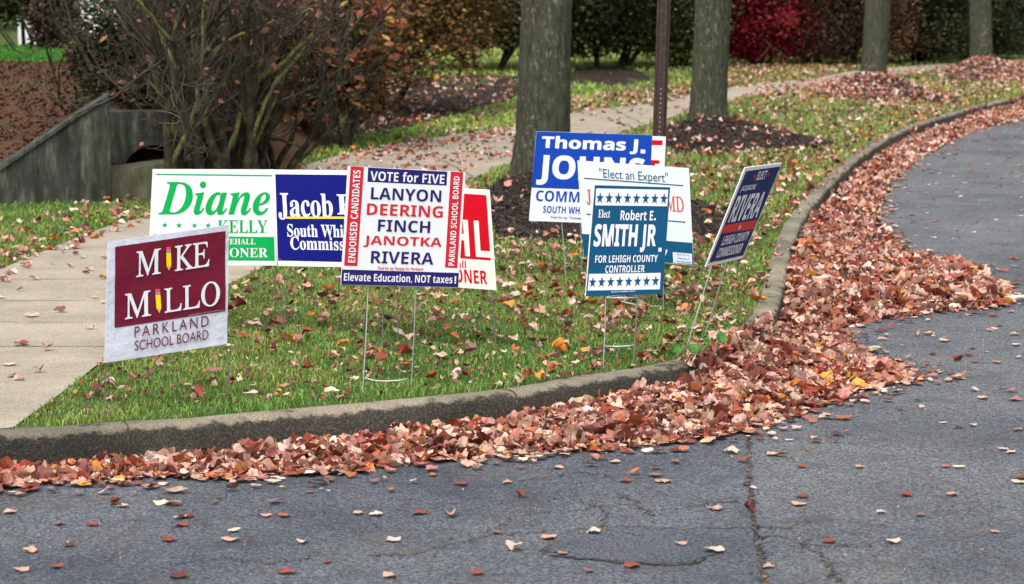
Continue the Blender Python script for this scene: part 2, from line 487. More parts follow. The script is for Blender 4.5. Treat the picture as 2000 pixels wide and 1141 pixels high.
# dark sunken patch near the seam
M_patch = M_asph.copy(); M_patch.name = 'asphalt patch'
_l = bsdf(M_patch).inputs['Base Color'].links[0].from_socket
setcol(M_patch, mix(M_patch, 1.0, _l, (0.84, 0.86, 0.89, 1), 'MULTIPLY'))
pp = smooth_line(GL([(1060, 1076), (1085, 1052), (1140, 1036), (1260, 1030), (1350, 1036), (1400, 1056), (1385, 1088), (1330, 1103), (1220, 1099), (1120, 1091), (1060, 1076)], RZ), 10)[:-1]
pp = pp + np.stack([fnoise(pp, 14.0), fnoise(pp + 2, 14.0)], 1) * 0.022
tag(obj('road_patch', mesh('road_patch', [(x, y, RZ + 0.0025) for x, y in pp], [list(range(len(pp)))]), M_patch), kind='structure')
# road seam and patch edge ----------------------------------------------
cm = MB()
def crack(pxs, wd, seed, amp=0.012):
    r = np.random.default_rng(seed)
    p = smooth_line(GL(pxs, RZ), 14)
    t_ = np.gradient(p, axis=0); t_ /= np.linalg.norm(t_, axis=1)[:, None] + 1e-9
    n_ = np.stack([-t_[:, 1], t_[:, 0]], 1)
    p = p + n_ * (r.normal(0, amp, len(p)))[:, None]
    ribbon(cm, p, np.abs(r.normal(wd, wd * 0.55, len(p))) + 0.001, RZ + 0.004)
crack([(1462, 850), (1463, 905), (1466, 960), (1471, 1010), (1478, 1050), (1488, 1090), (1493, 1141), (1500, 1190)], 0.012, 1, 0.006)
crack([(1062, 1075), (1066, 1084), (1130, 1092), (1220, 1099), (1310, 1104), (1355, 1101), (1378, 1092)], 0.010, 2, 0.006)
crack([(1060, 1076), (1105, 1040), (1200, 1030), (1320, 1034), (1470, 1031)], 0.004, 3)
crack([(1215, 968), (1245, 985), (1275, 1008)], 0.008, 4)
crack([(730, 1086), (800, 1082), (900, 1060), (960, 1046), (1065, 1040)], 0.004, 5)
crack([(1474, 1050), (1560, 1052), (1590, 1066), (1640, 1068), (1700, 1066)], 0.005, 6)
crack([(1570, 1060), (1610, 1095), (1630, 1120), (1640, 1160)], 0.006, 8)
crack([(940, 1050), (1010, 1012), (1080, 1000), (1230, 985)], 0.003, 9)
crack([(330, 1030), (420, 1012), (520, 1006), (640, 1000)], 0.003, 10)
crack([(1120, 975), (1180, 1000), (1190, 1035), (1260, 1050)], 0.004, 11)
crack([(1290, 1000), (1380, 985), (1440, 980)], 0.004, 12)
crack([(1480, 1030), (1530, 1033), (1575, 1020)], 0.004, 13)
crack([(640, 1086), (520, 1100), (430, 1092), (300, 1110)], 0.003, 14)
crack([(1010, 940), (1120, 925), (1200, 932)], 0.004, 15)
tag(cm.build('road_crack', M_crack), kind='structure')

# ------------------------------------------------------------------ mulch beds
def mound(name, pxs, top, hgt, mats, chips, seed, label=None, z0=0.004):
    poly = smooth_line(GL(pxs + [pxs[0]]), 6)[:-1]
    lo, hi = poly.min(0), poly.max(0)
    c = np.asarray(G(*top)[:2])
    r = np.random.default_rng(seed)
    V = [(c[0], c[1], hgt)]; rings = 9
    for k in range(1, rings + 1):
        f = k / rings
        for p in poly:
            q = c + (p - c) * f
            h = hgt * (0.5 + 0.5 * math.cos(math.pi * f)) 
            V.append((q[0], q[1], z0 + h + (r.normal(0, 0.010) if k < rings else -0.004)))
    n = len(poly); Fc = [[0, 1 + i, 1 + (i + 1) % n] for i in range(n)]
    for k in range(rings - 1):
        for i in range(n):
            a = 1 + k * n
            Fc.append([a + i, a + n + i, a + n + (i + 1) % n, a + (i + 1) % n])
    def height(p):
        # radial falloff towards the outline
        d = np.linalg.norm(p - c, axis=1)
        a_ = np.arctan2(poly[:, 1] - c[1], poly[:, 0] - c[0]); o_ = np.argsort(a_)
        f = np.clip(d / np.interp(np.arctan2(p[:, 1] - c[1], p[:, 0] - c[0]), a_[o_], np.linalg.norm(poly - c, axis=1)[o_], period=2 * math.pi), 0, 1)
        return z0 + hgt * (0.5 + 0.5 * np.cos(np.pi * f))
    o = obj(name, mesh(name, V, Fc, smooth=True), mats)
    if not isinstance(mats, list): mats = [mats]
    tag(o, kind='structure')
    # loose chips of the bed
    pts = r.uniform(lo, hi, (chips * 3, 2)); pts = pts[inpoly(pts, poly)][:chips]
    return poly, height, pts
MU1_px = [(935, 385), (922, 425), (958, 462), (1040, 471), (1200, 476), (1400, 464), (1445, 432), (1400, 402), (1240, 372), (1120, 352), (1000, 342)]
MU2_px = [(1290, 262), (1296, 290), (1340, 303), (1420, 303), (1500, 296), (1590, 290), (1640, 284), (1560, 262), (1480, 244), (1430, 236), (1350, 236), (1305, 246)]
MU3_px = [(1590, 172), (1600, 186), (1660, 194), (1780, 200), (1880, 206), (1850, 188), (1780, 168), (1735, 160), (1680, 158), (1630, 162)]
MU4_px = [(1830, 146), (1850, 155), (1920, 160), (2010, 160), (2060, 148), (1990, 130), (1937, 126), (1880, 128)]
beds = []
for nm, pxs, top, hg, nch, sd in (('mulch_bed', MU1_px, (1056, 357), 0.10, 5000, 1), ('mulch_bed', MU2_px, (1385, 246), 0.10, 4000, 2), ('mulch_bed', MU3_px, (1706, 163), 0.14, 1500, 3), ('mulch_bed', MU4_px, (1915, 131), 0.14, 800, 4)):
    beds.append(mound(nm, pxs, top, hg, M_mulch, nch, sd))
MU5_px = [(440, 318), (520, 296), (620, 280), (760, 258), (900, 225), (1010, 190), (1010, 150), (860, 150), (600, 170), (300, 240), (300, 310)]
beds.append(mound('mulch_bed', MU5_px, (650, 235), 0.05, M_mulch, 3000, 5))
MU6_px = [(1115, 165), (1200, 168), (1260, 160), (1280, 150), (1250, 140), (1200, 132), (1130, 136), (1110, 148)]
beds.append(mound('mulch_bed', MU6_px, (1190, 140), 0.02, M_mulch, 400, 6))

# ------------------------------------------------------------------ leaves
half = [(0.06, 0.0), (0.22, -0.07), (0.41, 0.03), (0.40, 0.17), (0.53, 0.29), (0.57, 0.46), (0.47, 0.52), (0.33, 0.57), (0.33, 0.70), (0.21, 0.78), (0.11, 0.90)]
oval = [(0.05, 0.01), (0.14, 0.08), (0.22, 0.20), (0.27, 0.34), (0.27, 0.50), (0.22, 0.66), (0.15, 0.80), (0.07, 0.92)]
def leaf_template(hf, seed, rough=1.0, low=False, roll=0.0):
    r = np.random.default_rng(seed)
    hf = np.array(hf) * (1 + r.normal(0, 0.07, (len(hf), 2))) * [r.uniform(0.75, 1.12), 1]
    if low: hf = hf[[1, 2, 3, 5, 6, 8]] if len(hf) > 9 else hf[[1, 3, 5, 7]]
    R = np.vstack([hf, [[0, 1.0]], hf[::-1] * [-1, 1]])
    n = len(R); c = np.array([0, 0.40])
    if low:
        xy = np.vstack([[c], R])
        tris = [[0, 1 + i, 1 + (i + 1) % n] for i in range(n)]
    else:
        xy = np.vstack([[c], c + (R - c) * 0.5, R])
        tris = [[0, 1 + i, 1 + (i + 1) % n] for i in range(n)]
        for i in range(n):
            j = (i + 1) % n
            tris += [[1 + i, 1 + n + i, 1 + n + j], [1 + i, 1 + n + j, 1 + j]]
    x, y = xy[:, 0], xy[:, 1] - 0.4
    z = rough * (r.uniform(-0.5, 0.9) * x * x + r.uniform(-0.7, 0.9) * y * y + r.choice([0.1, 0.35, 0.7, 0.9]) * np.abs(x)
                 + 0.5 * r.normal() * x * y + 0.06 * np.sin(9 * x + r.uniform(0, 6)) + 0.06 * np.sin(8 * y + r.uniform(0, 6)))
    if roll:
        a = x * roll; x, z = np.sin(a) / roll * 0.9, z * 0.4 + (1 - np.cos(a)) / roll
    V = np.stack([x, y, z], 1)
    if not low:
        k = len(V)
        b = V[0] + (V[1 + n] - V[0])
        sx_ = r.normal(0, 0.08)
        V = np.vstack([V, [[-0.012, -0.40, z[1]], [0.012, -0.40, z[1]], [sx_, -0.80, z[1] + r.uniform(-0.02, 0.16)]]])
        tris.append([k, k + 1, k + 2])
    V[:, 2] -= V[:, 2].mean()
    return V.astype(np.float32), np.array(tris, np.int32)
LT = [leaf_template(half, 20 + i, 0.33) for i in range(9)] + [leaf_template(oval, 40 + i, 0.35) for i in range(3)]
LTC = [leaf_template(half, 60 + i, 1.2) for i in range(6)] + [leaf_template(half, 70 + i, 1.2, False, 2.2 + 0.7 * i) for i in range(4)] + [leaf_template(oval, 80 + i, 1.4) for i in range(2)]
LTL = [leaf_template(half, 100 + i, 1.5, True) for i in range(6)] + [leaf_template(oval, 120 + i, 1.5, True) for i in range(2)]
PAL = [(S(220, 178, 156), 34, 'pale tan'), (S(186, 132, 116), 25, 'dusty pink brown'), (S(232, 208, 192), 18, 'cream'), (S(162, 78, 56), 18, 'rust red'),
       (S(116, 54, 48), 14, 'dark maroon'), (S(196, 118, 72), 9, 'orange'), (S(150, 104, 100), 8, 'mauve'), (S(212, 148, 60), 4, 'yellow orange'), (S(92, 66, 56), 6, 'dark brown')]
PC = np.array([p[0][:3] for p in PAL]) * 0.78
PW = np.array([p[1] for p in PAL], float); PW /= PW.sum()
def leafcols(n, r, wts=PW, jit=0.18):
    c = PC[r.choice(len(PC), n, p=wts / np.sum(wts))]
    return np.clip(c * np.exp(r.normal(0, jit, (n, 1))) * np.exp(r.normal(0, 0.05, (n, 3))), 0.004, 0.85)
def instances(tmpl, pos, scale, tilt, cols, r):
    """many copies of small templates merged into one sheet of triangles"""
    n = len(pos)
    which = r.integers(0, len(tmpl), n)
    az = r.uniform(0, 2 * math.pi, n); yaw = r.uniform(0, 2 * math.pi, n)
    nn = np.stack([np.sin(tilt) * np.cos(az), np.sin(tilt) * np.sin(az), np.cos(tilt)], 1)
    t0 = np.stack([np.cos(yaw), np.sin(yaw), np.zeros(n)], 1)
    bx = np.cross(t0, nn); bx /= np.linalg.norm(bx, axis=1)[:, None] + 1e-9
    by = np.cross(nn, bx)
    R = np.stack([bx, by, nn], 2)
    Vs, Fs, Cs = [], [], []; off = 0
    for k, (tv, tf) in enumerate(tmpl):
        m = which == k
        c = m.sum()
        if not c: continue
        q = np.einsum('nij,vj->nvi', R[m], tv) * scale[m][:, None, None] + pos[m][:, None, :]
        Vs.append(q.reshape(-1, 3))
        Fs.append((tf[None] + (np.arange(c) * len(tv))[:, None, None]).reshape(-1, 3) + off)
        Cs.append(np.repeat(cols[m], len(tv), axis=0) * np.exp(r.normal(0, 0.13, (c * len(tv), 1))))
        off += c * len(tv)
    return np.vstack(Vs), np.vstack(Fs), np.vstack(Cs)
def merge(parts):
    V, Fc, C = [], [], []; o = 0
    for v_, f_, c_ in parts:
        V.append(v_); Fc.append(f_ + o); C.append(c_); o += len(v_)
    return np.vstack(V), np.vstack(Fc), np.vstack(C)
def bed_height(p):
    z = np.zeros(len(p))
    for poly, hf, _ in beds:
        m = inpoly(p, poly)
        if m.any(): z[m] = np.maximum(z[m], hf(p[m]))
    return z
def sample_px(pxs, dens, r, z=0.0, cap=100000):
    poly = GL(pxs, z)
    lo, hi = poly.min(0), poly.max(0)
    n = int(np.prod(hi - lo) * dens)
    p = r.uniform(lo, hi, (max(n, 1), 2))
    return p[inpoly(p, poly)][:cap]

# --- leaf drift in the gutter: a heap of leaves nobody could count ------
out_px = [(-120, 972), (0, 957), (200, 938), (400, 934), (560, 928), (700, 922), (900, 898), (1100, 884), (1300, 866), (1450, 843), (1560, 812), (1650, 772), (1720, 752), (1775, 738), (1700, 712), (1672, 690), (1665, 640),
          (1800, 612), (1960, 598), (1968, 574), (1900, 522), (1780, 502), (1752, 470), (1716, 425), (1740, 362), (1780, 322), (1860, 277), (1920, 252), (2000, 236), (2160, 205)]
in_px = [(2160, 162), (2000, 189), (1900, 212), (1780, 250), (1692, 299), (1622, 364), (1573, 424), (1547, 489), (1533, 560), (1524, 606), (1478, 640), (1440, 655), (1390, 668), (1352, 690), (1330, 722), (1300, 726), (1150, 748), (1000, 773), (750, 798), (500, 820), (250, 838), (0, 853), (-120, 864)]
OUT = smooth_line(GL(out_px, RZ), 4)
OUT = OUT + np.stack([fnoise(OUT, 5.0), fnoise(OUT + 3.3, 5.0)], 1) * 0.035
IN = GL(in_px, -0.0)
DP = np.vstack([OUT, IN])
KPOLY = np.vstack([K, [[140, 250], [-150, 250], [-150, K[0, 1]]]])
def drift_top(p):
    hm = np.interp(p[:, 0], [-2.2, -1.2, 0.0, 0.55, 0.9, 1.3, 2.2, 5.0], [0.016, 0.026, 0.045, 0.075, 0.115, 0.095, 0.08, 0.07])
    e = segdist(p, OUT)
    ed = np.interp(p[:, 0], [-2.0, 0.0, 1.0, 2.0], [0.55, 0.7, 1.0, 0.9])
    h = hm * (1 - (1 - np.clip(e / ed, 0, 1)) ** 2) * (1 + 0.22 * fnoise(p, 4.0))
    return np.maximum(RZ + 0.004 + h, np.where(inpoly(p, KPOLY), 0.012 + bed_height(p), -9))
r = np.random.default_rng(5)
lo, hi = DP.min(0), DP.max(0)
# mound surface
gx = np.arange(lo[0], hi[0], 0.05); gy = np.arange(lo[1], min(hi[1], 32), 0.05)
GX, GY = np.meshgrid(gx, gy); gp = np.stack([GX.ravel(), GY.ravel()], 1)
ins = inpoly(gp, DP) & (segdist(gp, OUT) > 0.05)
hz = drift_top(gp) - 0.02
idx = np.arange(len(gp)).reshape(GX.shape)
q = np.stack([idx[:-1, :-1], idx[:-1, 1:], idx[1:, 1:], idx[1:, :-1]], -1).reshape(-1, 4)
q = q[ins[q].all(1)]
used = np.unique(q); remap = np.full(len(gp), -1); remap[used] = np.arange(len(used))
Vm = np.column_stack([gp[used], hz[used]]); Qm = remap[q]
Tm = np.vstack([Qm[:, [0, 1, 2]], Qm[:, [0, 2, 3]]])
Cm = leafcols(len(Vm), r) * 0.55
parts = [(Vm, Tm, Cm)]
def fill(n, ymin, ymax, tm, smin, smax):
    p = r.uniform([lo[0], ymin], [hi[0], ymax], (n, 2))
    p = p[inpoly(p, DP)]
    e = segdist(p, OUT)
    keep = r.uniform(0, 1, len(p)) < np.clip(0.35 + e / 0.12, 0, 1)
    p = p[keep]; e = e[keep]
    zt = drift_top(p)
    z = zt + r.uniform(-0.025, 0.012, len(p))
    ti = np.abs(r.normal(0.04 + 0.14 * np.clip(e / 0.3, 0, 1), 0.20, len(p))) + np.where(r.uniform(0, 1, len(p)) < 0.04, 0.6, 0)
    ti = np.clip(ti, 0, 1.35)
    s = smin + (smax - smin) * r.beta(1.6, 2.2, len(p))
    z = np.maximum(z, RZ + 0.006 + 0.35 * s * np.sin(ti) * 0.7)
    return instances(tm, np.column_stack([p, z]), s, ti, leafcols(len(p), r, jit=0.18), r)
A_near = (hi[0] - lo[0])
parts.append(fill(int(A_near * (10.2 - lo[1]) * 1750), lo[1], 10.2, LTC, 0.038, 0.116))
parts.append(fill(int(A_near * 5.3 * 1050), 10.2, 15.5, LTC, 0.038, 0.116))
parts.append(fill(int(A_near * (hi[1] - 15.5) * 800), 15.5, hi[1], LTL, 0.045, 0.09))
pb = r.uniform(lo, [hi[0], 15.0], (60000, 2)); pb = pb[inpoly(pb, DP)][:14000]
sb = r.uniform(0.012, 0.035, len(pb))
parts.append(instances(LTL, np.column_stack([pb, drift_top(pb) + r.uniform(-0.004, 0.016, len(pb))]), sb, np.abs(r.normal(0, 0.35, len(pb))), leafcols(len(pb), r), r))
# spill beyond the outer edge
ps = []
for k in range(1900):
    i = r.integers(0, len(OUT) - 1)
    b = OUT[i] + (OUT[i + 1] - OUT[i]) * r.uniform() + r.normal(0, 1, 2) * r.choice([0.03, 0.06, 0.10, 0.2])
    ps.append(b)
ps = np.array(ps); ps = ps[~inpoly(ps, KPOLY)]
ss = r.uniform(0.016, 0.062, len(ps)); ti = np.abs(r.normal(0.0, 0.2, len(ps)))
parts.append(instances(LT, np.column_stack([ps, np.full(len(ps), RZ + 0.012) + 0.3 * ss * np.sin(ti)]), ss, ti, leafcols(len(ps), r), r))
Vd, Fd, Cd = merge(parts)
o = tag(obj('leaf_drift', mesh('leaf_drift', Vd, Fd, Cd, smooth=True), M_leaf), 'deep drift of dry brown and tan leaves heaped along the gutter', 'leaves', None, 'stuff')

# --- litter on verge, path and beds (uncountable) -----------------------
scat = [([(60, 825), (205, 706), (450, 562), (680, 520), (690, 790), (300, 812)], 9, 0),
        ([(450, 558), (700, 442), (960, 465), (1000, 760), (690, 790), (600, 520)], 17, 0),
        ([(960, 465), (1440, 462), (1545, 420), (1520, 540), (1460, 650), (1330, 712), (1000, 758)], 58, 0),
        ([(1300, 306), (1580, 292), (1690, 292), (1612, 352), (1556, 425), (1440, 450), (1390, 395), (1120, 352)], 48, 0),
        ([(1430, 240), (1425, 202), (1640, 168), (1900, 206), (1690, 290), (1600, 285)], 32, 0),
        ([(1420, 199), (1480, 172), (1700, 140), (2000, 118), (2020, 178), (1880, 206), (1780, 240), (1700, 200)], 62, 0),
        ([(560, 340), (690, 294), (880, 255), (1000, 250), (1020, 300), (900, 345), (640, 350)], 42, 1),
        ([(690, 300), (900, 262), (1010, 245), (1010, 262), (880, 285), (700, 320)], 55, 1),
        ([(-60, 450), (210, 395), (300, 372), (300, 424), (210, 446), (100, 488), (-60, 560)], 40, 0),
        ([(-60, 520), (100, 470), (290, 405), (290, 432), (120, 500), (-60, 572)], 90, 0),
        ([(1105, 196), (1280, 176), (1425, 152), (1425, 176), (1280, 204), (1105, 226)], 95, 0),
        ([(520, 322), (700, 280), (1010, 226), (1010, 195), (700, 240), (540, 295)], 14, 0),
        ([(1420, 128), (1690, 128), (1600, 155), (1420, 175)], 55, 0),
        ([(1120, 214), (1400, 166), (1420, 200), (1150, 275)], 10, 1),
        (MU1_px, 12, 0), (MU2_px, 22, 0), (MU3_px, 60, 0), (MU4_px, 60, 0), (MU5_px, 25, 0),
        ([(700, 350), (960, 350), (930, 440), (720, 440)], 35, 0)]
parts = []
r = np.random.default_rng(9)
wl_ = PW * np.array([1.2, 1, 1.5, 0.9, 0.9, 1.2, 0.8, 1.2, 1])
for pxs, dn, onp in scat:
    p = sample_px(pxs, dn * 1.6, r)
    if not len(p): continue
    cl = 0.55 + 0.45 * np.clip(fnoise(p, 2.4) + 0.4, 0, 1.2)
    p = p[r.uniform(0, 1, len(p)) < cl]
    ok = ~(inpoly(p, KPOLY) == False)
    p = p[ok]
    far = p[:, 1] > 15.5
    z = bed_height(p) + 0.012
    on_path = inpoly(p, path_poly)
    z = z + np.where(on_path, 0.004, np.where(p[:, 1] < 16, r.uniform(0.004, 0.030, len(p)), 0.02))
    for msk, tm in ((~far, LTC), (far, LTL)):
        c = msk.sum()
        if c < 1: continue
        s = r.uniform(0.03, 0.068, c) * np.where(r.uniform(0, 1, c) < 0.15, 0.6, 1)
        ti = np.clip(np.abs(r.normal(0.25, 0.3, c)), 0, 1.2)
        ti = np.where(on_path[msk], ti * 0.5, ti)
        parts.append(instances(tm, np.column_stack([p[msk], z[msk] + 0.3 * s * np.sin(ti)]), s, ti, leafcols(c, r, wl_, 0.22), r))
Vd, Fd, Cd = merge(parts)
tag(obj('leaf_litter', mesh('leaf_litter', Vd, Fd, Cd), M_leaf), 'thin litter of fallen leaves over the verge, path, mulch and road', 'leaves', None, 'stuff')

# thin bits on the road and in the turf
parts = [(Vd, Fd, Cd)]
for pxs, dn in (([(60, 825), (205, 706), (450, 562), (960, 465), (1440, 462), (1520, 540), (1330, 712), (1000, 758), (300, 808)], 210), ([(1300, 306), (1690, 292), (1556, 425), (1440, 450)], 110), ([(1430, 240), (1425, 202), (1900, 206), (1690, 290)], 90)):
    p = sample_px(pxs, dn, r); p = p[~inpoly(p, path_poly)]
    sz = r.uniform(0.010, 0.032, len(p))
    parts.append(instances(LTL, np.column_stack([p, bed_height(p) + r.uniform(0.006, 0.024, len(p))]), sz, np.abs(r.normal(0, 0.5, len(p))), leafcols(len(p), r) * 0.8, r))
for pxs, dn in (([(1715, 425), (1745, 360), (1790, 318), (1870, 272), (2010, 232), (2010, 330), (1860, 400), (1790, 470)], 22), ([(1760, 480), (1860, 400), (2010, 330), (2010, 570), (1960, 560), (1900, 512)], 9),
                ([(1670, 640), (1800, 612), (1970, 600), (2010, 600), (2010, 700), (1800, 735), (1700, 700)], 9), ([(0, 955), (700, 925), (1300, 868), (1560, 815), (1800, 738), (1800, 790), (1500, 900), (700, 975), (0, 1000)], 9)):
    p = sample_px(pxs, dn, r, RZ)
    sz = r.uniform(0.015, 0.055, len(p))
    parts.append(instances(LT, np.column_stack([p, np.full(len(p), RZ + 0.006)]), sz, np.abs(r.normal(0, 0.08, len(p))), leafcols(len(p), r), r))
p = sample_px([(-20, 960), (900, 905), (1450, 850), (1700, 760), (2010, 640), (2010, 1160), (-20, 1160)], 420, r, RZ)
cl = np.clip(fnoise(p, 3.1) * 0.6 + 0.25 * fnoise(p + 4, 9), 0.02, 1) * np.where(p[:, 0] < 0.9, 1, 0.35)
p = p[r.uniform(0, 1, len(p)) < cl]
parts.append(instances(LTL, np.column_stack([p, np.full(len(p), RZ + 0.004)]), r.uniform(0.003, 0.011, len(p)), np.abs(r.normal(0, 0.2, len(p))), leafcols(len(p), r) * 0.7, r))
Vd, Fd, Cd = merge(parts)
me_ = mesh('leaf_litter', Vd, Fd, Cd, smooth=True); me_.materials.append(M_leaf)
bpy.data.objects['leaf_litter'].data = me_
# mulch chips --------------------------------------------------------------
parts = []
chipT = [(np.array([[-0.5, -0.12, 0], [0.5, -0.10, 0.03], [0.45, 0.12, 0.0], [-0.45, 0.1, 0.05]], np.float32), np.array([[0, 1, 2], [0, 2, 3]], np.int32))]
for poly, hf, pts in beds:
    s = r.uniform(0.02, 0.06, len(pts))
    ti = np.clip(np.abs(r.normal(0.3, 0.35, len(pts))), 0, 1.3)
    b = np.exp(r.normal(0, 0.6, (len(pts), 1)))
    parts.append(instances(chipT, np.column_stack([pts, hf(pts) + 0.008]), s, ti, np.clip(np.array([[0.035, 0.026, 0.022]]) * b, 0, 0.25), r))
Vd, Fd, Cd = merge(parts)
tag(obj('mulch_chips', mesh('mulch_chips', Vd, Fd, Cd), M_chip), 'dark shredded bark chips strewn over the tree beds', 'mulch', None, 'stuff')

# --- individual leaves that can be told apart ---------------------------
LEAF_ME = {}
def leaf_mesh(ti_, ci, curl):
    k = (ti_, ci, curl)
    if k not in LEAF_ME:
        tv, tf = (LTC if curl else LT)[ti_]
        c = np.tile(PC[ci], (len(tv), 1)) * np.exp(np.random.default_rng(ti_ * 31 + ci).normal(0, 0.12))
        me = mesh('fallen_leaf', tv, tf, np.clip(c, 0, 0.8), smooth=True)
        me.materials.append(M_leaf)
        LEAF_ME[k] = me
    return LEAF_ME[k]
def put_leaf(p, z, s, ci, curl, label, group, tilt=0.0, ti_=None):
    me = leaf_mesh(random.randrange(12) if ti_ is None else ti_, ci, curl)
    o = bpy.data.objects.new('fallen_leaf', me)
    COL.objects.link(o)
    o.location = (float(p[0]), float(p[1]), float(z + 0.30 * s * math.sin(tilt) - s * min(v_.co.z for v_ in me.vertices) * 0.75))
    o.scale = (s, s, s)
    o.rotation_euler = (tilt * random.choice((-1, 1)), tilt * random.uniform(-1, 1) * 0.6, random.uniform(0, 6.28))
    return tag(o, label, 'leaf', group)
road_spots = [(1015, 972, 3, 1), (1160, 1043, 2, 1), (1290, 943, 0, 0), (1470, 956, 2, 0), (1395, 996, 0, 0), (1398, 997, 0, 0), (1465, 1000, 4, 1), (1565, 914, 3, 0), (1300, 943, 0, 0), (1430, 885, 2, 1),
              (1235, 1108, 3, 0), (1560, 988, 0, 0), (1565, 972, 3, 0), (1720, 1003, 2, 0), (1860, 968, 0, 0), (1870, 915, 2, 0), (1975, 886, 2, 0), (1990, 944, 2, 0), (1320, 883, 4, 0), (225, 985, 3, 1), (240, 992, 2, 0), (60, 1080, 0, 1),
              (555, 1010, 5, 0), (520, 1010, 0, 0), (450, 1057, 0, 0), (455, 1040, 2, 0), (355, 1013, 2, 0), (590, 1062, 2, 1), (355, 1028, 3, 0), (180, 1027, 3, 0), (115, 1026, 6, 0), (20, 1003, 0, 0), (330, 1057, 3, 0), (135, 1068, 4, 0), (940, 900, 2, 1), (935, 912, 2, 0),
              (1870, 706, 3, 1), (1905, 709, 3, 0), (1845, 668, 0, 0), (1790, 655, 0, 1), (1715, 648, 0, 0), (1980, 655, 0, 0), (1985, 676, 2, 0), (1940, 645, 2, 0), (1760, 740, 3, 0), (1875, 742, 0, 0), (1840, 828, 2, 0), (1900, 833, 2, 0), (1960, 880, 2, 0), (1745, 1060, 2, 0),
              (1660, 772, 3, 0), (1920, 780, 0, 0), (1590, 857, 0, 0), (1540, 862, 2, 0), (1510, 890, 0, 0), (1680, 915, 0, 0), (1770, 970, 3, 0), (700, 1005, 0, 0), (735, 1008, 2, 0), (820, 1005, 3, 0), (880, 1010, 0, 1), (845, 930, 5, 0), (900, 948, 3, 0), (990, 945, 0, 0),
              (1040, 905, 0, 1), (1090, 916, 0, 0), (1200, 905, 0, 0), (350, 1128, 4, 0), (640, 1100, 3, 0), (760, 1128, 0, 0), (1500, 1110, 0, 0), (1620, 1060, 3, 0), (1330, 1065, 0, 0), (1072, 1053, 0, 0), (1005, 1076, 2, 1), (1150, 1118, 6, 0), (560, 1120, 3, 0)]
nind = 0
for x, y, ci, cu in road_spots:
    nm = PAL[ci][2]
    put_leaf(G(x, y, RZ), RZ + 0.006, random.uniform(0.034, 0.056), ci, cu, '%s %s leaf lying loose on bare asphalt' % (nm, 'curled' if cu else 'flat'), 'fallen leaves loose on the road', 0.1 * cu); nind += 1
p = G(1395, 1079, RZ)
o = put_leaf(p, RZ + 0.01, 0.062, 2, False, 'large cream leaf with long stem beside the dark patch edge on the road', 'fallen leaves loose on the road', 0.05, 0); nind += 1
o.rotation_euler = (0.05, 0.03, 1.75)
rr = np.random.default_rng(77)
q = sample_px([(0, 970), (400, 945), (900, 912), (1450, 858), (1700, 790), (1790, 750), (1720, 700), (1990, 620), (2000, 1141), (0, 1141)], 4.2, rr, RZ)
for k in range(len(q)):
    if nind > 98: break
    ci = int(rr.choice(len(PC), p=PW))
    put_leaf(q[k], RZ + 0.006, rr.uniform(0.025, 0.055), ci, 0, '%s flat leaf lying loose on bare asphalt' % PAL[ci][2], 'fallen leaves loose on the road', 0.05); nind += 1
q = sample_px([(60, 822), (205, 706), (450, 562), (700, 520), (960, 480), (1330, 560), (1440, 600), (1330, 710), (1000, 755), (690, 785), (300, 808)], 24, rr)
for k in range(len(q)):
    if nind > 272: break
    if inpoly(q[k:k + 1], path_poly)[0]: continue
    ci = int(rr.choice(len(PC), p=PW)); cu = int(rr.random() < 0.6)
    put_leaf(q[k], 0.028, rr.uniform(0.034, 0.064), ci, cu, '%s %s leaf resting on the green verge' % (PAL[ci][2], 'curled' if cu else 'flat'), 'fallen leaves on the grass verge', abs(rr.normal(0.2, 0.2))); nind += 1
q = sample_px([(0, 540), (210, 460), (210, 690), (60, 790), (0, 820)], 14, rr)
for k in range(len(q)):
    if nind > 299: break
    ci = int(rr.choice(len(PC), p=PW)); cu = int(rr.random() < 0.5)
    put_leaf(q[k], 0.012, rr.uniform(0.035, 0.06), ci, cu, '%s %s leaf lying on the concrete path' % (PAL[ci][2], 'curled' if cu else 'flat'), 'fallen leaves on the path', 0.1); nind += 1

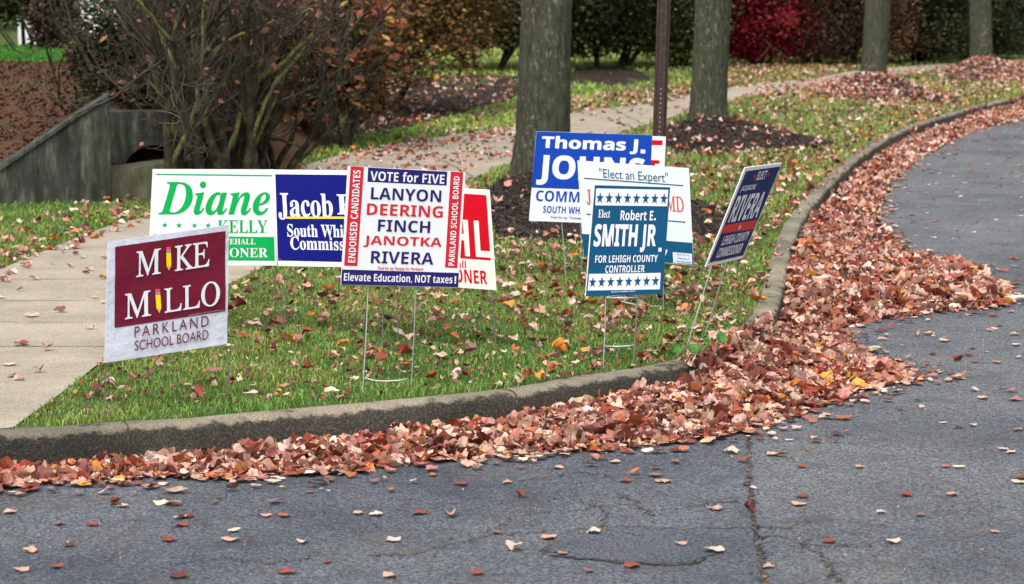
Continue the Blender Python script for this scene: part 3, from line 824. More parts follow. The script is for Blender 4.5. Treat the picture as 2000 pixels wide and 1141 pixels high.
# ------------------------------------------------------------------ grass blades
def grass(n, y0, y1, xw, hmin, hmax, wd, seed):
    r = np.random.default_rng(seed)
    y = r.uniform(y0, y1, n); x = r.uniform(-1, 1, n) * (0.2222 * y + xw)
    p = np.stack([x, y], 1)
    ok = inpoly(p, lawn_poly) & ~inpoly(p, path_poly)
    for poly, hf, _ in beds: ok &= ~inpoly(p, poly)
    ok &= ~((p[:, 0] < -1.9) & (p[:, 1] > 15.9) & (p[:, 1] < 22) & (p[:, 0] > -9))
    p = p[ok]
    ck = fnoise(p, 1.1); ck2 = fnoise(p + 5, 4.5)
    keep = r.uniform(0, 1, len(p)) < np.clip(0.8 + 0.45 * ck2 + 0.25 * fnoise(p + 9, 11), 0.12, 1)
    p, ck, ck2 = p[keep], ck[keep], ck2[keep]
    n = len(p)
    h = r.uniform(hmin, hmax, n) * np.clip(1 + 0.35 * ck2, 0.5, 1.6)
    a = r.uniform(0, 6.283, n); ln = r.uniform(0.35, 1.0, n) * h
    f = r.uniform(0, 6.283, n)
    wv = np.stack([np.cos(f), np.sin(f), np.zeros(n)], 1) * (wd * r.uniform(0.6, 1.3, n))[:, None]
    dr = np.stack([np.cos(a), np.sin(a), np.zeros(n)], 1)
    b = np.column_stack([p, np.zeros(n)])
    m_ = b + dr * (ln * 0.35)[:, None] + np.array([0, 0, 1]) * (h * 0.6)[:, None]
    t_ = b + dr * ln[:, None] + np.array([0, 0, 1]) * (h * np.sqrt(np.clip(1 - (ln / h) ** 2 * 0.7, 0.1, 1)))[:, None]
    V = np.stack([b - wv, b + wv, m_ + wv * 0.8, m_ - wv * 0.8, t_], 1).reshape(-1, 3)
    base = np.arange(n)[:, None] * 5
    T = np.concatenate([base + [0, 1, 2], base + [0, 2, 3], base + [3, 2, 4]], 0)
    g = np.array([0.095, 0.225, 0.034]); yl = np.array([0.25, 0.30, 0.06]); dry = np.array([0.30, 0.24, 0.12])
    far_ = np.clip((p[:, 1] - 10.5) / 4, 0, 1) * (p[:, 0] > -1.0)
    dk = np.clip(r.normal(0.34 + 0.3 * ck + 0.15 * ck2 + 0.3 * far_, 0.25, n), 0, 1)[:, None]
    c = (g * (1 - dk) + yl * dk) * (1 + 0.45 * np.clip((p[:, 1] - 16) / 3, 0, 1) * (p[:, 0] < 1.2))[:, None]  # far left turf painted brighter, imitating sunlight through gaps
    isd = (r.uniform(0, 1, n) < 0.06 + 0.08 * np.clip(ck, 0, 1) + 0.12 * far_)[:, None]
    c = np.where(isd, dry, c) * np.exp(r.normal(0, 0.22, (n, 1)))
    return V, T, np.repeat(c, 5, 0)
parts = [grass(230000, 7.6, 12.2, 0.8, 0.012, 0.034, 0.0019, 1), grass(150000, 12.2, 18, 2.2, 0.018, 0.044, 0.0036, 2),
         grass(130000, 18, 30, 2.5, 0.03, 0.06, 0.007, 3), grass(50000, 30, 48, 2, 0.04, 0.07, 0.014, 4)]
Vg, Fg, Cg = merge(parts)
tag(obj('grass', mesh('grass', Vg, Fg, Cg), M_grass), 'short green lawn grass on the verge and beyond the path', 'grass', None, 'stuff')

# low green seedlings by the kerb end -------------------------------------
def seedling(px, py, sc_, seed, label):
    r = np.random.default_rng(seed)
    g = G(px, py); e = empty('seedling', (g[0], g[1], 0.0), label, 'plant', 'green seedlings by the kerb')
    mb = MB(); n = 6
    pos = []
    for k in range(n):
        a = r.uniform(0, 6.28); L = r.uniform(0.03, 0.06) * sc_
        tip = np.array([g[0] + math.cos(a) * L, g[1] + math.sin(a) * L, r.uniform(0.05, 0.10) * sc_])
        mb.tube([g * [1, 1, 0], (g * [1, 1, 0] + tip) / 2 + [0, 0, 0.012], tip], 0.0015, 4)
        pos.append(tip)
    mb.build('stem', M_moss, e)
    V, T, C = instances(LT[:5], np.array(pos), r.uniform(0.03, 0.05, n) * sc_, r.uniform(0.3, 0.9, n), np.tile([0.05, 0.15, 0.025], (n, 1)) * np.exp(r.normal(0, 0.15, (n, 1))), r)
    obj('foliage', mesh('foliage', V, T, C), M_fol, e)
seedling(1338, 716, 1.0, 1, 'green seedling at the very end of the visible kerb')
seedling(1367, 708, 0.9, 2, 'middle green seedling poking out of the leaf drift')
seedling(1395, 700, 1.0, 3, 'green seedling poking out of the drift farthest from the kerb end')

# ------------------------------------------------------------------ street trees
def street_tree(px_rows, base, label, seed):
    """px_rows: (y, xleft, xright) of the trunk in the photo; base (x, y) on the ground"""
    r = np.random.default_rng(seed)
    g = G(*base); Y = g[1]
    e = empty('street_tree', (g[0], g[1], 0.0), label, 'tree', 'street trees along the verge')
    pts, rad = [], []
    rows = sorted(px_rows, key=lambda q: -q[0])
    for y, xl, xr in rows:
        a, b = P(xl, y, Y), P(xr, y, Y)
        pts.append([(a[0] + b[0]) / 2, Y, a[2]]); rad.append((b[0] - a[0]) / 2)
    pts = np.array(pts); rad = np.array(rad)
    zz = pts[:, 2]
    zs = np.concatenate([np.arange(-0.03, zz[-1], 0.035), np.arange(zz[-1], 4.2, 0.15)])
    dx = (pts[-1, 0] - pts[0, 0]) / (zz[-1] - zz[0])
    cx = np.where(zs <= zz[-1], np.interp(zs, zz, pts[:, 0]), pts[-1, 0] + dx * (zs - zz[-1]) * 0.7)
    rs = np.where(zs <= zz[-1], np.interp(zs, zz, rad), rad[-1] * (1 - 0.10 * (zs - zz[-1])))
    n = 72
    ang = np.arange(n) * 2 * math.pi / n
    V = []
    ph = r.uniform(0, 6.28, 8)
    for z, c, R in zip(zs, cx, rs):
        fl = 0.11 * math.exp(-max(z, 0) / 0.13)
        q = R * (1 + 0.025 * np.sin(3 * ang + ph[0]) + 0.018 * np.sin(5 * ang + ph[1] + z * 0.8) + 0.020 * np.sin(17 * ang + ph[2] + 0.8 * math.sin(z * 2.1)) + 0.016 * np.sin(27 * ang + ph[3] + 1.1 * math.sin(z * 3.7)) + fl * (1 + 0.8 * np.sin(4 * ang + ph[4]))) + r.normal(0, 0.0016, n)
        V += [(c + q[k] * math.cos(ang[k]), Y + q[k] * math.sin(ang[k]), z) for k in range(n)]
    Fc = [[i * n + k, i * n + (k + 1) % n, (i + 1) * n + (k + 1) % n, (i + 1) * n + k] for i in range(len(zs) - 1) for k in range(n)]
    mb = MB(); mb.add(V, Fc)
    top = np.array([cx[-1], Y, zs[-1]])
    for k in range(5):
        a = 2 * math.pi * k / 5 + r.uniform(-0.3, 0.3)
        z0 = r.uniform(2.6, 4.1); b0 = np.array([np.interp(z0, zs, cx), Y, z0])
        d = np.array([math.cos(a), math.sin(a), 1.1])
        L = r.uniform(1.8, 2.8)
        pl = [b0 + d * L * t_ + r.normal(0, 0.05, 3) * (t_ > 0) for t_ in np.linspace(0, 1, 6)]
        mb.tube(pl, np.linspace(rs[-1] * 0.55, 0.02, 6), 8)
        for j in range(3):
            s0 = pl[2 + j]; dd = d + r.normal(0, 0.6, 3)
            mb.tube([s0, s0 + dd * 0.5, s0 + dd * 1.1 + r.normal(0, 0.08, 3)], [0.03, 0.018, 0.006], 6)
    mb.tube([top - [0, 0, 0.1], top + [0, 0, 0.8], top + [0.1, 0, 1.8]], [rs[-1] * 0.9, rs[-1] * 0.5, 0.03], 10)
    mb.build('trunk', M_bark, e, smooth=True)
street_tree([(0, 1018, 1117), (60, 1016, 1115), (150, 1012, 1113), (250, 1008, 1112), (310, 1003, 1112), (345, 998, 1114), (372, 992, 1118)], (1056, 357), 'thick street tree trunk with pale lichen just behind the royal blue sign', 1)
street_tree([(0, 1357, 1426), (70, 1355, 1423), (150, 1351, 1420), (210, 1347, 1418), (240, 1343, 1420), (255, 1340, 1424)], (1383, 246), 'grey street tree trunk just right of the brown metal post', 2)
street_tree([(0, 1690, 1739), (80, 1686, 1734), (130, 1682, 1731), (155, 1679, 1732), (166, 1676, 1735)], (1706, 162), 'street tree trunk in front of the dark brown hedge, third along the kerb', 3)
street_tree([(0, 1894, 1936), (70, 1895, 1937), (115, 1894, 1938), (130, 1892, 1940)], (1915, 130), 'slim farthest street tree trunk near the dark green hedge', 4)

# ------------------------------------------------------------------ shrubs
def grow(p, d, L, r0, depth, out, r, spread=0.7, up=0.15, n=6, kids=(3, 5)):
    pts = [np.array(p, float)]; d = np.array(d, float); d /= np.linalg.norm(d)
    for k in range(n):
        d = d + r.normal(0, 0.16, 3) + np.array([0, 0, up * 0.3]); d /= np.linalg.norm(d)
        pts.append(pts[-1] + d * L / n)
    out.append((np.array(pts), np.linspace(r0, r0 * 0.45, n + 1), depth))
    if depth <= 0: return
    for k in range(r.integers(*kids)):
        i = r.integers(2, n + 1)
        nd = d + r.normal(0, spread, 3); nd[2] += up
        grow(pts[i], nd, L * r.uniform(0.45, 0.8), r0 * r.uniform(0.38, 0.6), depth - 1, out, r, spread, up, n, kids)
QT = [(np.array([[0, -0.5, 0], [0.28, -0.1, 0.05], [0.22, 0.25, 0.02], [0, 0.5, -0.04], [-0.22, 0.25, 0.02], [-0.28, -0.1, 0.05]], np.float32), np.array([[0, 1, 5], [1, 2, 5], [2, 4, 5], [2, 3, 4]], np.int32)),
      (np.array([[0, -0.5, 0], [0.35, 0, 0.08], [0, 0.5, 0], [-0.35, 0, 0.08]], np.float32), np.array([[0, 1, 2], [0, 2, 3]], np.int32))]
def cloud(c, rad, n, size, cols, wts, r, clumps=60, tight=0.16, shell=0.55, zmin=0.05, jit=0.25, flat=1.0):
    c = np.array(c, float); rad = np.array(rad, float)
    u = r.normal(size=(clumps, 3)); u /= np.linalg.norm(u, axis=1)[:, None]
    cc = c + u * rad * (r.uniform(shell, 1.0, (clumps, 1)) ** 0.7)
    k = r.integers(0, clumps, n)
    cs = rad.mean() * tight * r.uniform(0.6, 1.6, clumps)
    p = cc[k] + r.normal(size=(n, 3)) * cs[k][:, None] * [1, 1, flat]
    cidx = r.choice(len(cols), clumps, p=np.array(wts) / np.sum(wts))
    own = r.choice(len(cols), n, p=np.array(wts) / np.sum(wts))
    ci = np.where(r.uniform(0, 1, n) < 0.65, cidx[k], own)
    col = np.array(cols)[ci] * np.exp(r.normal(0, jit, (n, 1))) * np.exp(r.normal(0, 0.25, clumps))[k][:, None]
    ok = p[:, 2] > zmin + r.uniform(0, 0.12, n)
    p, col = p[ok], col[ok] * 1.35
    s = r.uniform(0.6, 1.3, len(p)) * size
    return instances(QT, p, s, r.uniform(0, 1.5, len(p)), np.clip(col, 0.002, 0.7), r)
def twig_mesh(items, n=3):
    byl = {}
    for pts, rd in items: byl.setdefault(len(pts), []).append((pts, rd))
    Vs, Fs = [], []; off = 0
    for k, it in byl.items():
        A = np.array([q[0] for q in it]); R_ = np.array([q[1] for q in it])
        t_ = np.gradient(A, axis=1); t_ /= np.linalg.norm(t_, axis=2)[..., None] + 1e-9
        a = np.cross(t_, np.array([0.31, 0.83, 0.46])); a /= np.linalg.norm(a, axis=2)[..., None] + 1e-9
        b = np.cross(t_, a)
        ring = np.stack([A + R_[..., None] * (a * math.cos(q) + b * math.sin(q)) for q in 2 * math.pi * np.arange(n) / n], 2)
        Vs.append(ring.reshape(-1, 3))
        base = off + (np.arange(len(it)) * k * n)[:, None, None] + (np.arange(k - 1) * n)[None, :, None]
        j = np.arange(n); j2 = (j + 1) % n
        Fs.append(np.stack([base + j, base + j2, base + n + j2, base + n + j], -1).reshape(-1, 4))
        off += len(it) * k * n
    return np.vstack(Vs), np.vstack(Fs)
def bush(name, px, py, rad, n, size, cols, wts, label, cat, seed, zc=None, clumps=60, stems=6, twigs=True, group=None, zmin=0.05, stem_h=None, tight=0.16, shell=0.45, core=0.0, dy=0.0):
    r = np.random.default_rng(seed)
    g = G(px, py); g[1] += dy; g[0] *= (1 + dy / max(g[1] - dy, 1))
    e = empty(name, (g[0], g[1], 0), label, cat, group)
    zc = rad[2] * 0.95 if zc is None else zc
    mb = MB(); out = []
    for k in range(stems):
        a = r.uniform(0, 6.28)
        grow([g[0] + 0.12 * rad[0] * math.cos(a), g[1] + 0.12 * rad[1] * math.sin(a), -0.02], [0.5 * math.cos(a), 0.5 * math.sin(a), 1.0], (stem_h or zc + rad[2] * 0.5), 0.025 + 0.02 * rad[0] * 0.5, 2, out, r, 0.6, 0.2, 5, (2, 4))
    for pts, rd, dp in out: mb.tube(pts, np.maximum(rd, 0.005), 5, cap=False)
    mb.build('stem', M_stem, e, smooth=True)
    V, T, C = cloud((g[0], g[1], zc), rad, n, size, cols, wts, r, clumps, tight, shell, zmin)
    parts = [(V, T, C)]
    if core:
        parts.append(cloud((g[0], g[1], zc), np.array(rad) * 0.7, int(n * core), size * 1.6, cols, wts, r, clumps // 2, tight * 1.8, 0.0, zmin))
    V, T, C = merge(parts)
    obj('foliage', mesh('foliage', V, T, C), M_fol, e)
    return e
# big tangled shrub, bare twigs ------------------------------------------------
def tangle(name, px, py, nst, spreadx, L, seed, label, moss, leaves, lcols, depth=4, r0=0.045, zs=1.0, leaf_s=0.07):
    r = np.random.default_rng(seed)
    g = G(px, py)
    e = empty(name, (g[0], g[1], 0), label, 'shrub')
    out = []
    for k in range(nst):
        f = (k + 0.5) / nst * 2 - 1
        st = [g[0] + f * spreadx * 0.35 + r.normal(0, 0.05), g[1] + r.normal(0, 0.2), -0.02]
        grow(st, [f * 0.42 + r.normal(0, 0.12), r.normal(0, 0.25), zs], L * r.uniform(0.8, 1.2), r0 * r.uniform(0.7, 1.3), depth, out, r, 0.55, 0.2, 7, (3, 5))
    ms, mt, mm_ = MB(), [], MB()
    tips = []
    for pts, rd, dp in out:
        if dp >= depth - 1:
            (mm_ if (moss and r.uniform() < 0.4 and dp < depth) else ms).tube(pts, rd, 7, cap=False)
        else:
            mt.append((pts, np.maximum(rd, 0.0028)))
            tips.append(pts[r.integers(1, len(pts))])
            if dp == 0: tips.append(pts[-1])
    ms.build('stem', M_stem, e, smooth=True)
    if mm_.V: tag(mm_.build('mossy_branch', M_moss, e, smooth=True), 'green mossy branch')
    obj('twigs', mesh('twigs', *twig_mesh(mt)), M_twig, e)
    tips = np.array(tips)
    sel = tips[r.choice(len(tips), min(leaves, len(tips)), replace=False)] + r.normal(0, 0.03, (min(leaves, len(tips)), 3))
    sel = sel[sel[:, 2] > 0.1]
    lc = np.array(lcols)[r.integers(0, len(lcols), len(sel))] * np.exp(r.normal(0, 0.3, (len(sel), 1)))
    V, T, C = instances(QT[:1], sel, r.uniform(0.6, 1.2, len(sel)) * leaf_s, r.uniform(0.4, 1.5, len(sel)), lc, r)
    obj('leaves', mesh('leaves', V, T, C), M_fol, e)
    return e
rust, gold, brn, dkb = S(126, 78, 58)[:3], S(142, 108, 54)[:3], S(96, 66, 46)[:3], S(58, 44, 36)[:3]
pink, olive, dol, dgr = S(152, 102, 92)[:3], S(98, 88, 44)[:3], S(58, 58, 32)[:3], S(30, 44, 26)[:3]
tangle('tangled_shrub', 415, 384, 12, 0.85, 1.2, 3, 'tangled leafless shrub with dark mossy stems beside the concrete culvert', True, 210, [rust, pink, brn, dkb], 4, 0.045, 2.0)
tangle('twiggy_shrub', 215, 330, 6, 1.0, 0.95, 12, 'sparse grey twiggy shrub leaning over the wing wall', True, 60, [pink, brn, dkb], 3, 0.022)
tangle('dense_shrub', 475, 366, 16, 0.7, 0.8, 5, 'dense dark twiggy shrub standing between the mossy tangle and the golden shrub', False, 650, [rust, brn, dkb, rust], 3, 0.03, 1.9)
tangle('golden_shrub', 640, 288, 7, 0.6, 1.0, 8, 'multi stemmed shrub hung with golden and rust leaves', False, 1000, [gold, rust, rust, S(132, 84, 44)[:3]], 3, 0.05, 1.7, 0.105)

# leafy masses behind -----------------------------------------------------------
bush('brown_shrub', 520, 280, (1.45, 1.0, 1.3), 34000, 0.055, [brn, dkb, rust, olive, S(120, 76, 50)[:3]], [4, 3, 3, 3, 3], 'tall dark brown shrub filling the gap behind the twiggy stems', 'shrub', 21, zc=1.35, clumps=120, zmin=0.1, tight=0.13, core=0.35)
bush('arching_shrub', 735, 222, (1.55, 1.4, 1.2), 36000, 0.055, [olive, brn, S(122, 92, 44)[:3], dol, rust], [4, 4, 3, 3, 1], 'broad arching olive brown shrub whose branches hang over the mulch', 'shrub', 22, zc=1.55, clumps=150, zmin=0.22, tight=0.12, core=0.3, stems=9)
bush('dark_shrub', 330, 340, (0.75, 0.75, 0.6), 22000, 0.045, [dkb, dgr, dol, S(40, 44, 30)[:3]], [3, 4, 3, 2], 'dark shrub mass behind the culvert headwall', 'shrub', 23, zc=0.95, clumps=90, zmin=0.4, tight=0.14, core=0.3)
bush('evergreen_shrub', 945, 138, (2.1, 1.8, 1.7), 26000, 0.085, [dol, dgr, S(74, 74, 34)[:3]], [4, 4, 2], 'dark evergreen with drooping boughs left of the thick lichen trunk', 'shrub', 24, zc=1.7, clumps=110, zmin=0.34, tight=0.12, core=0.35)
bush('pine_tree', 1192, 133, (2.2, 1.8, 1.45), 58000, 0.06, [dol, dgr, S(66, 66, 30)[:3], S(80, 76, 40)[:3]], [4, 4, 2, 1], 'dark pine with a short trunk between the lichen trunk and the brown post', 'tree', 25, zc=1.55, clumps=170, zmin=0.14, tight=0.10, core=0.35, stems=4)
bush('green_shrub', 1328, 132, (0.75, 0.7, 0.8), 12000, 0.07, [S(92, 104, 42)[:3], S(70, 84, 34)[:3], olive], [3, 3, 2], 'yellow green shrub right behind the brown metal post', 'shrub', 26, zc=0.9, clumps=50, core=0.3)
bush('red_shrub', 1482, 127, (1.3, 0.9, 1.0), 46000, 0.045, [S(116, 22, 34)[:3], S(90, 18, 28)[:3], S(128, 46, 50)[:3]], [4, 4, 1], 'bright crimson burning bush in the hedge line', 'shrub', 27, zc=0.95, clumps=70, core=0.4)
bush('brown_hedge_bush', 1590, 125, (0.8, 0.9, 1.05), 35200, 0.047, [dkb, brn, dol, S(84, 52, 40)[:3]], [5, 2, 2, 2], 'dark brown hedge bush touching the crimson bush', 'shrub', 28, zc=0.95, clumps=70, core=0.5)
bush('brown_hedge_bush', 1668, 128, (0.95, 0.9, 1.05), 35200, 0.047, [dkb, brn, dol], [5, 2, 2], 'dark brown hedge bush half hidden by the third trunk', 'shrub', 29, zc=0.95, clumps=70, core=0.5)
bush('dark_hedge_bush', 1800, 122, (1.15, 0.9, 1.1), 38400, 0.050, [dgr, dol, S(60, 56, 36)[:3]], [4, 4, 2], 'dark green hedge bush between the two far trunks', 'shrub', 30, zc=1.0, clumps=70, core=0.5)
bush('dark_hedge_bush', 1890, 116, (1.1, 0.9, 1.15), 35200, 0.050, [dol, dgr], [4, 4], 'dark hedge bush right behind the farthest trunk', 'shrub', 31, zc=1.0, clumps=70, core=0.5)
bush('dark_hedge_bush', 1975, 106, (1.3, 1.0, 1.3), 35200, 0.0505, [dgr, S(28, 50, 36)[:3], dol], [5, 3, 1], 'blue green hedge bush at the far end of the path', 'shrub', 32, zc=1.1, clumps=70, core=0.5)
bush('round_shrub', 108, 133, (0.22, 0.4, 0.36), 9000, 0.05, [dkb, S(50, 34, 34)[:3]], [4, 2], 'small rounded dark shrub on top of the brown bank', 'shrub', 33, zc=1.05, clumps=40, zmin=0.6, core=0.5, dy=-13)
# far evergreens behind everything
fx = [(-60, 60), (200, 64), (420, 58), (640, 66), (850, 60), (1060, 64), (1290, 60), (1500, 66), (1700, 60), (1900, 62), (2090, 66)]
fl_ = ['beyond the brown bank', 'behind the dark culvert shrub', 'behind the tall brown shrub', 'behind the golden shrub', 'behind the arching shrub', 'behind the lichen trunk', 'behind the brown post', 'behind the crimson bush', 'behind the third trunk', 'behind the farthest trunk', 'beyond the end of the path']
for k, ((x, y), lb) in enumerate(zip(fx, fl_)):
    bush('evergreen_tree', x, y, (3.4, 2.0, 3.0), 9000, 0.2, [dgr, dol, S(40, 40, 26)[:3]], [4, 4, 2], 'tall dark evergreen ' + lb, 'tree', 50 + k, zc=2.7, clumps=70, zmin=(0.9 if k == 0 else 0.1), stems=3, tight=0.14, core=0.4, group='dark evergreens closing the view', dy=2)

# ------------------------------------------------------------------ culvert, bank, far lawn
wall_y0 = G(0, 402)[1]; wall_y1 = G(218, 394)[1]
def prism(poly_xz, p0, p1, thick):
    """poly given as (s, z): s along p0->p1, extruded backwards"""
    p0 = np.array(p0, float); p1 = np.array(p1, float); d = (p1 - p0); L = np.linalg.norm(d); d /= L
    n = np.array([-d[1], d[0]])
    m = MB(); a = [(*(p0 + d * s_), z_) for s_, z_ in poly_xz]; b = [(*(p0 + d * s_ + n * thick), z_) for s_, z_ in poly_xz]
    k = len(a)
    m.add(a + b, [list(range(k)), list(range(k, 2 * k))[::-1]] + [[i, k + i, k + (i + 1) % k, (i + 1) % k] for i in range(k)])
    return m
pA = P(-320, 400, 15.6)[:2]; pB = G(218, 394)[:2]
LW = np.linalg.norm(pB - pA)
e = empty('wing_wall', (pB[0], pB[1], 0), 'dark stained concrete wing wall sloping down beside the culvert', 'retaining wall')
sAt = lambda px: (P(px, 400, 15.8)[0] - pA[0]) / (pB[0] - pA[0]) * LW
zAt = lambda py: P(0, py, 15.85)[2]
m = prism([(0, -0.05), (LW, -0.05), (LW, zAt(196)), (sAt(150), zAt(230)), (sAt(0), zAt(334)), (0, max(zAt(400), 0.02))], pA, pB, 0.22)
m.build('wall', M_wallc, e)
cap = MB()
cp = [(sAt(-2), zAt(335)), (sAt(150), zAt(230)), (LW, zAt(196))]
dd = (pB - pA) / LW; nn = np.array([-dd[1], dd[0]])
for (s0, z0), (s1, z1) in zip(cp[:-1], cp[1:]):
    q = []
    for s_, z_ in ((s0, z0), (s1, z1)):
        f = pA + dd * s_ - nn * 0.02; b = pA + dd * s_ + nn * 0.24
        q += [(*f, z_ + 0.004), (*b, z_ + 0.004), (*b, z_ + 0.03), (*f, z_ + 0.03)]
    cap.add(q, [[0, 4, 7, 3], [3, 7, 6, 2], [1, 2, 6, 5], [0, 1, 5, 4], [0, 3, 2, 1], [4, 5, 6, 7]])
cap.build('coping', M_wallc, e)
# low ledge block running away to the right
lA, lB = G(216, 392)[:2], G(400, 382)[:2]
e = empty('culvert_headwall', (lA[0] + 0.2, lA[1] + 1.0, 0), 'concrete culvert headwall with dark arched opening behind the twiggy shrub', 'culvert')
ledge = prism([(0, -0.05), (np.linalg.norm(lB - lA), -0.05), (np.linalg.norm(lB - lA), 0.275), (0, 0.205)], lA + [0.01, 0], lB, 0.3)
ledge.build('ledge', M_ledge, e)
hd = (lB - lA) / np.linalg.norm(lB - lA); hn = np.array([-hd[1], hd[0]])
hd = np.array([0.998, 0.06]); hn = np.array([-0.06, 0.998])
hO = np.array([pB[0] - 0.12, 16.5])
hL = 0.62
hw = lambda s_, z_, back=0.0: (*(hO + hd * s_ + hn * back), z_)
def s_of(px):
    d = ray(px, 330)[:2]; m_ = np.array([[hd[0], -d[0]], [hd[1], -d[1]]])
    return np.linalg.solve(m_, -hO)[0]
ac, ar, az, top = s_of(302), 0.23, 0.13, 1.6 - (214 + 57) * 16.6 / F
m = MB(); N = 20
arch = [(ac + ar * math.cos(math.pi * k / N), az + ar * math.sin(math.pi * k / N)) for k in range(N + 1)]
outer = [(hL, az)] + [(hL + (0 - hL) * k / (N - 2), top) for k in range(N - 1)] + [(0, az)]
m.add([hw(x, z) for x, z in arch + outer], [[i, N + 1 + i, N + 2 + i, i + 1] for i in range(N)])
m.add([hw(x, z) for x, z in ((0, -0.05), (hL, -0.05), (hL, az), (0, az))], [[0, 1, 2, 3]])
m.add([hw(0, top), hw(hL, top), hw(hL, top, 0.25), hw(0, top, 0.25), hw(hL, -0.05), hw(hL, -0.05, 0.25)], [[0, 1, 2, 3], [1, 4, 5, 2]])
m.build('headwall', M_wallc, e)
m = MB()
m.add([hw(x, z, 0.01) for x, z in arch] + [hw(x, z, 2.0) for x, z in arch], [[i, i + 1, N + 2 + i, N + 1 + i] for i in range(N)] + [[N + 1 + i for i in range(N + 1)]])
m.add([hw(ac - ar, az, 0.01), hw(ac + ar, az, 0.01), hw(ac + ar, az, 2.0), hw(ac - ar, az, 2.0)], [[0, 1, 2, 3]])
m.build('opening', M_dark, e)
# brown bank rising behind the wall to a far lawn
gx = np.linspace(-11, -1.3, 60); gy = np.concatenate([np.linspace(15.98, 22.5, 50), np.linspace(23, 26.4, 8)])
GX, GY = np.meshgrid(gx, gy)
crest = 0.72
def bankz(x, y):
    hs_ = (x - hO[0]) / hd[0]
    ys = np.where(x < hO[0] - 0.15, 16.0, hO[1] + hd[1] * hs_ + 0.35)
    f = np.clip((y - ys) / (21.8 - ys), 0, 1)
    side = np.clip((-1.5 - x) / 1.3, 0, 1); side = side * side * (3 - 2 * side)
    base = np.interp(x, [-5.2, -3.6, -3.2, -2.7], [0.02, 0.20, 0.48, 0.5])
    z = base + (crest - base) * (f ** 0.8)
    z = np.where(y > 22.5, crest + (y - 22.5) * 0.003, z)
    z = np.where(y < ys, -0.04, z)
    return z * side - 0.04 * (1 - side)
GZ = bankz(GX, GY) + fnoise(np.stack([GX.ravel(), GY.ravel()], 1), 2.2).reshape(GX.shape) * 0.012
# keep it behind the wall line
i2 = np.arange(GX.size).reshape(GX.shape)
Q = np.stack([i2[:-1, :-1], i2[:-1, 1:], i2[1:, 1:], i2[1:, :-1]], -1).reshape(-1, 4)
bv = np.stack([GX.ravel(), GY.ravel(), GZ.ravel()], 1)
yq = bv[Q[:, 0], 1]
tag(obj('bank', mesh('bank', bv, Q[yq < 22.3], smooth=True), M_bank), kind='structure')
tag(obj('upper_lawn', mesh('upper_lawn', bv + [0, 0, 0.002], Q[yq >= 22.3], smooth=True), M_lawn), kind='structure')
r = np.random.default_rng(4)
n = 42000
p = np.column_stack([r.uniform(-10.8, -2.2, n), r.uniform(22.4, 26.3, n)])
z = bankz(p[:, 0], p[:, 1])
hh = r.uniform(0.03, 0.07, n); f = r.uniform(0, 6.28, n); wv = np.stack([np.cos(f), np.sin(f), 0 * f], 1) * 0.008
b = np.column_stack([p, z]); tp = b + np.column_stack([r.normal(0, 0.02, (n, 2)), hh])
V = np.stack([b - wv, b + wv, tp], 1).reshape(-1, 3)
cg = np.repeat(np.array([[0.055, 0.20, 0.02]]) * np.exp(r.normal(0, 0.2, (n, 1))), 3, 0)
tag(obj('upper_grass', mesh('upper_grass', V, np.arange(3 * n).reshape(-1, 3), cg), M_grass), 'bright green grass along the top of the brown bank', 'grass', None, 'stuff')
# dry litter on the bank
n = 15000
p = np.column_stack([r.uniform(-10.5, -2.2, n), r.uniform(16.1, 22.6, n)])
z = bankz(p[:, 0], p[:, 1]) + 0.012
s = r.uniform(0.02, 0.045, n)
V, T, C = instances(LTL, np.column_stack([p, z]), s, np.abs(r.normal(0.15, 0.2, n)), np.array([S(92, 54, 34)[:3], S(72, 44, 30)[:3], S(54, 38, 26)[:3]])[r.integers(0, 3, n)] * np.exp(r.normal(0, 0.25, (n, 1))), r)
tag(obj('bank_litter', mesh('bank_litter', V, T, C), M_leaf), 'brown leaf litter covering the bank above the wing wall', 'leaves', None, 'stuff')
# pale shed glimpsed far off beyond the bank
sg = P(46, 96, 45.0)
e = empty('shed', (sg[0], 45.0, 0), 'pale grey shed glimpsed under the evergreen beyond the bank', 'building')
M_shed = mat('pale siding', S(196, 198, 204), 0.8); v = coords(M_shed, (0.2, 0.2, 12)); setcol(M_shed, ramp(M_shed, noise(M_shed, v, 3, 2), [(0.35, (0.42, 0.43, 0.45)), (0.65, (0.62, 0.63, 0.66))]))
x0, x1 = sg[0] - 0.1, sg[0] + 3.0
m = MB(); zt = 2.1
m.add([(x0, 45, 0), (x1, 45, 0), (x1, 47, 0), (x0, 47, 0), (x0, 45, zt), (x1, 45, zt), (x1, 47, zt), (x0, 47, zt)], [[0, 1, 5, 4], [1, 2, 6, 5], [2, 3, 7, 6], [3, 0, 4, 7]])
m.build('wall', M_shed, e)
m = MB(); m.add([(x0 - .1, 44.9, zt), (x1 + .1, 44.9, zt), (x1 + .1, 46, zt + .5), (x0 - .1, 46, zt + .5), (x1 + .1, 47.1, zt), (x0 - .1, 47.1, zt)], [[0, 1, 2, 3], [3, 2, 4, 5], [0, 3, 5], [1, 4, 2]])
m.build('roof', mat('shed roof', S(80, 80, 84), 0.85), e)
bush('hanging_evergreen', 20, 128, (0.95, 0.7, 0.75), 16000, 0.06, [dol, dgr, S(70, 68, 34)[:3]], [4, 4, 2], 'evergreen with low hanging boughs above the bank lawn', 'tree', 71, zc=1.6, clumps=70, zmin=0.92, stems=3, dy=-12)

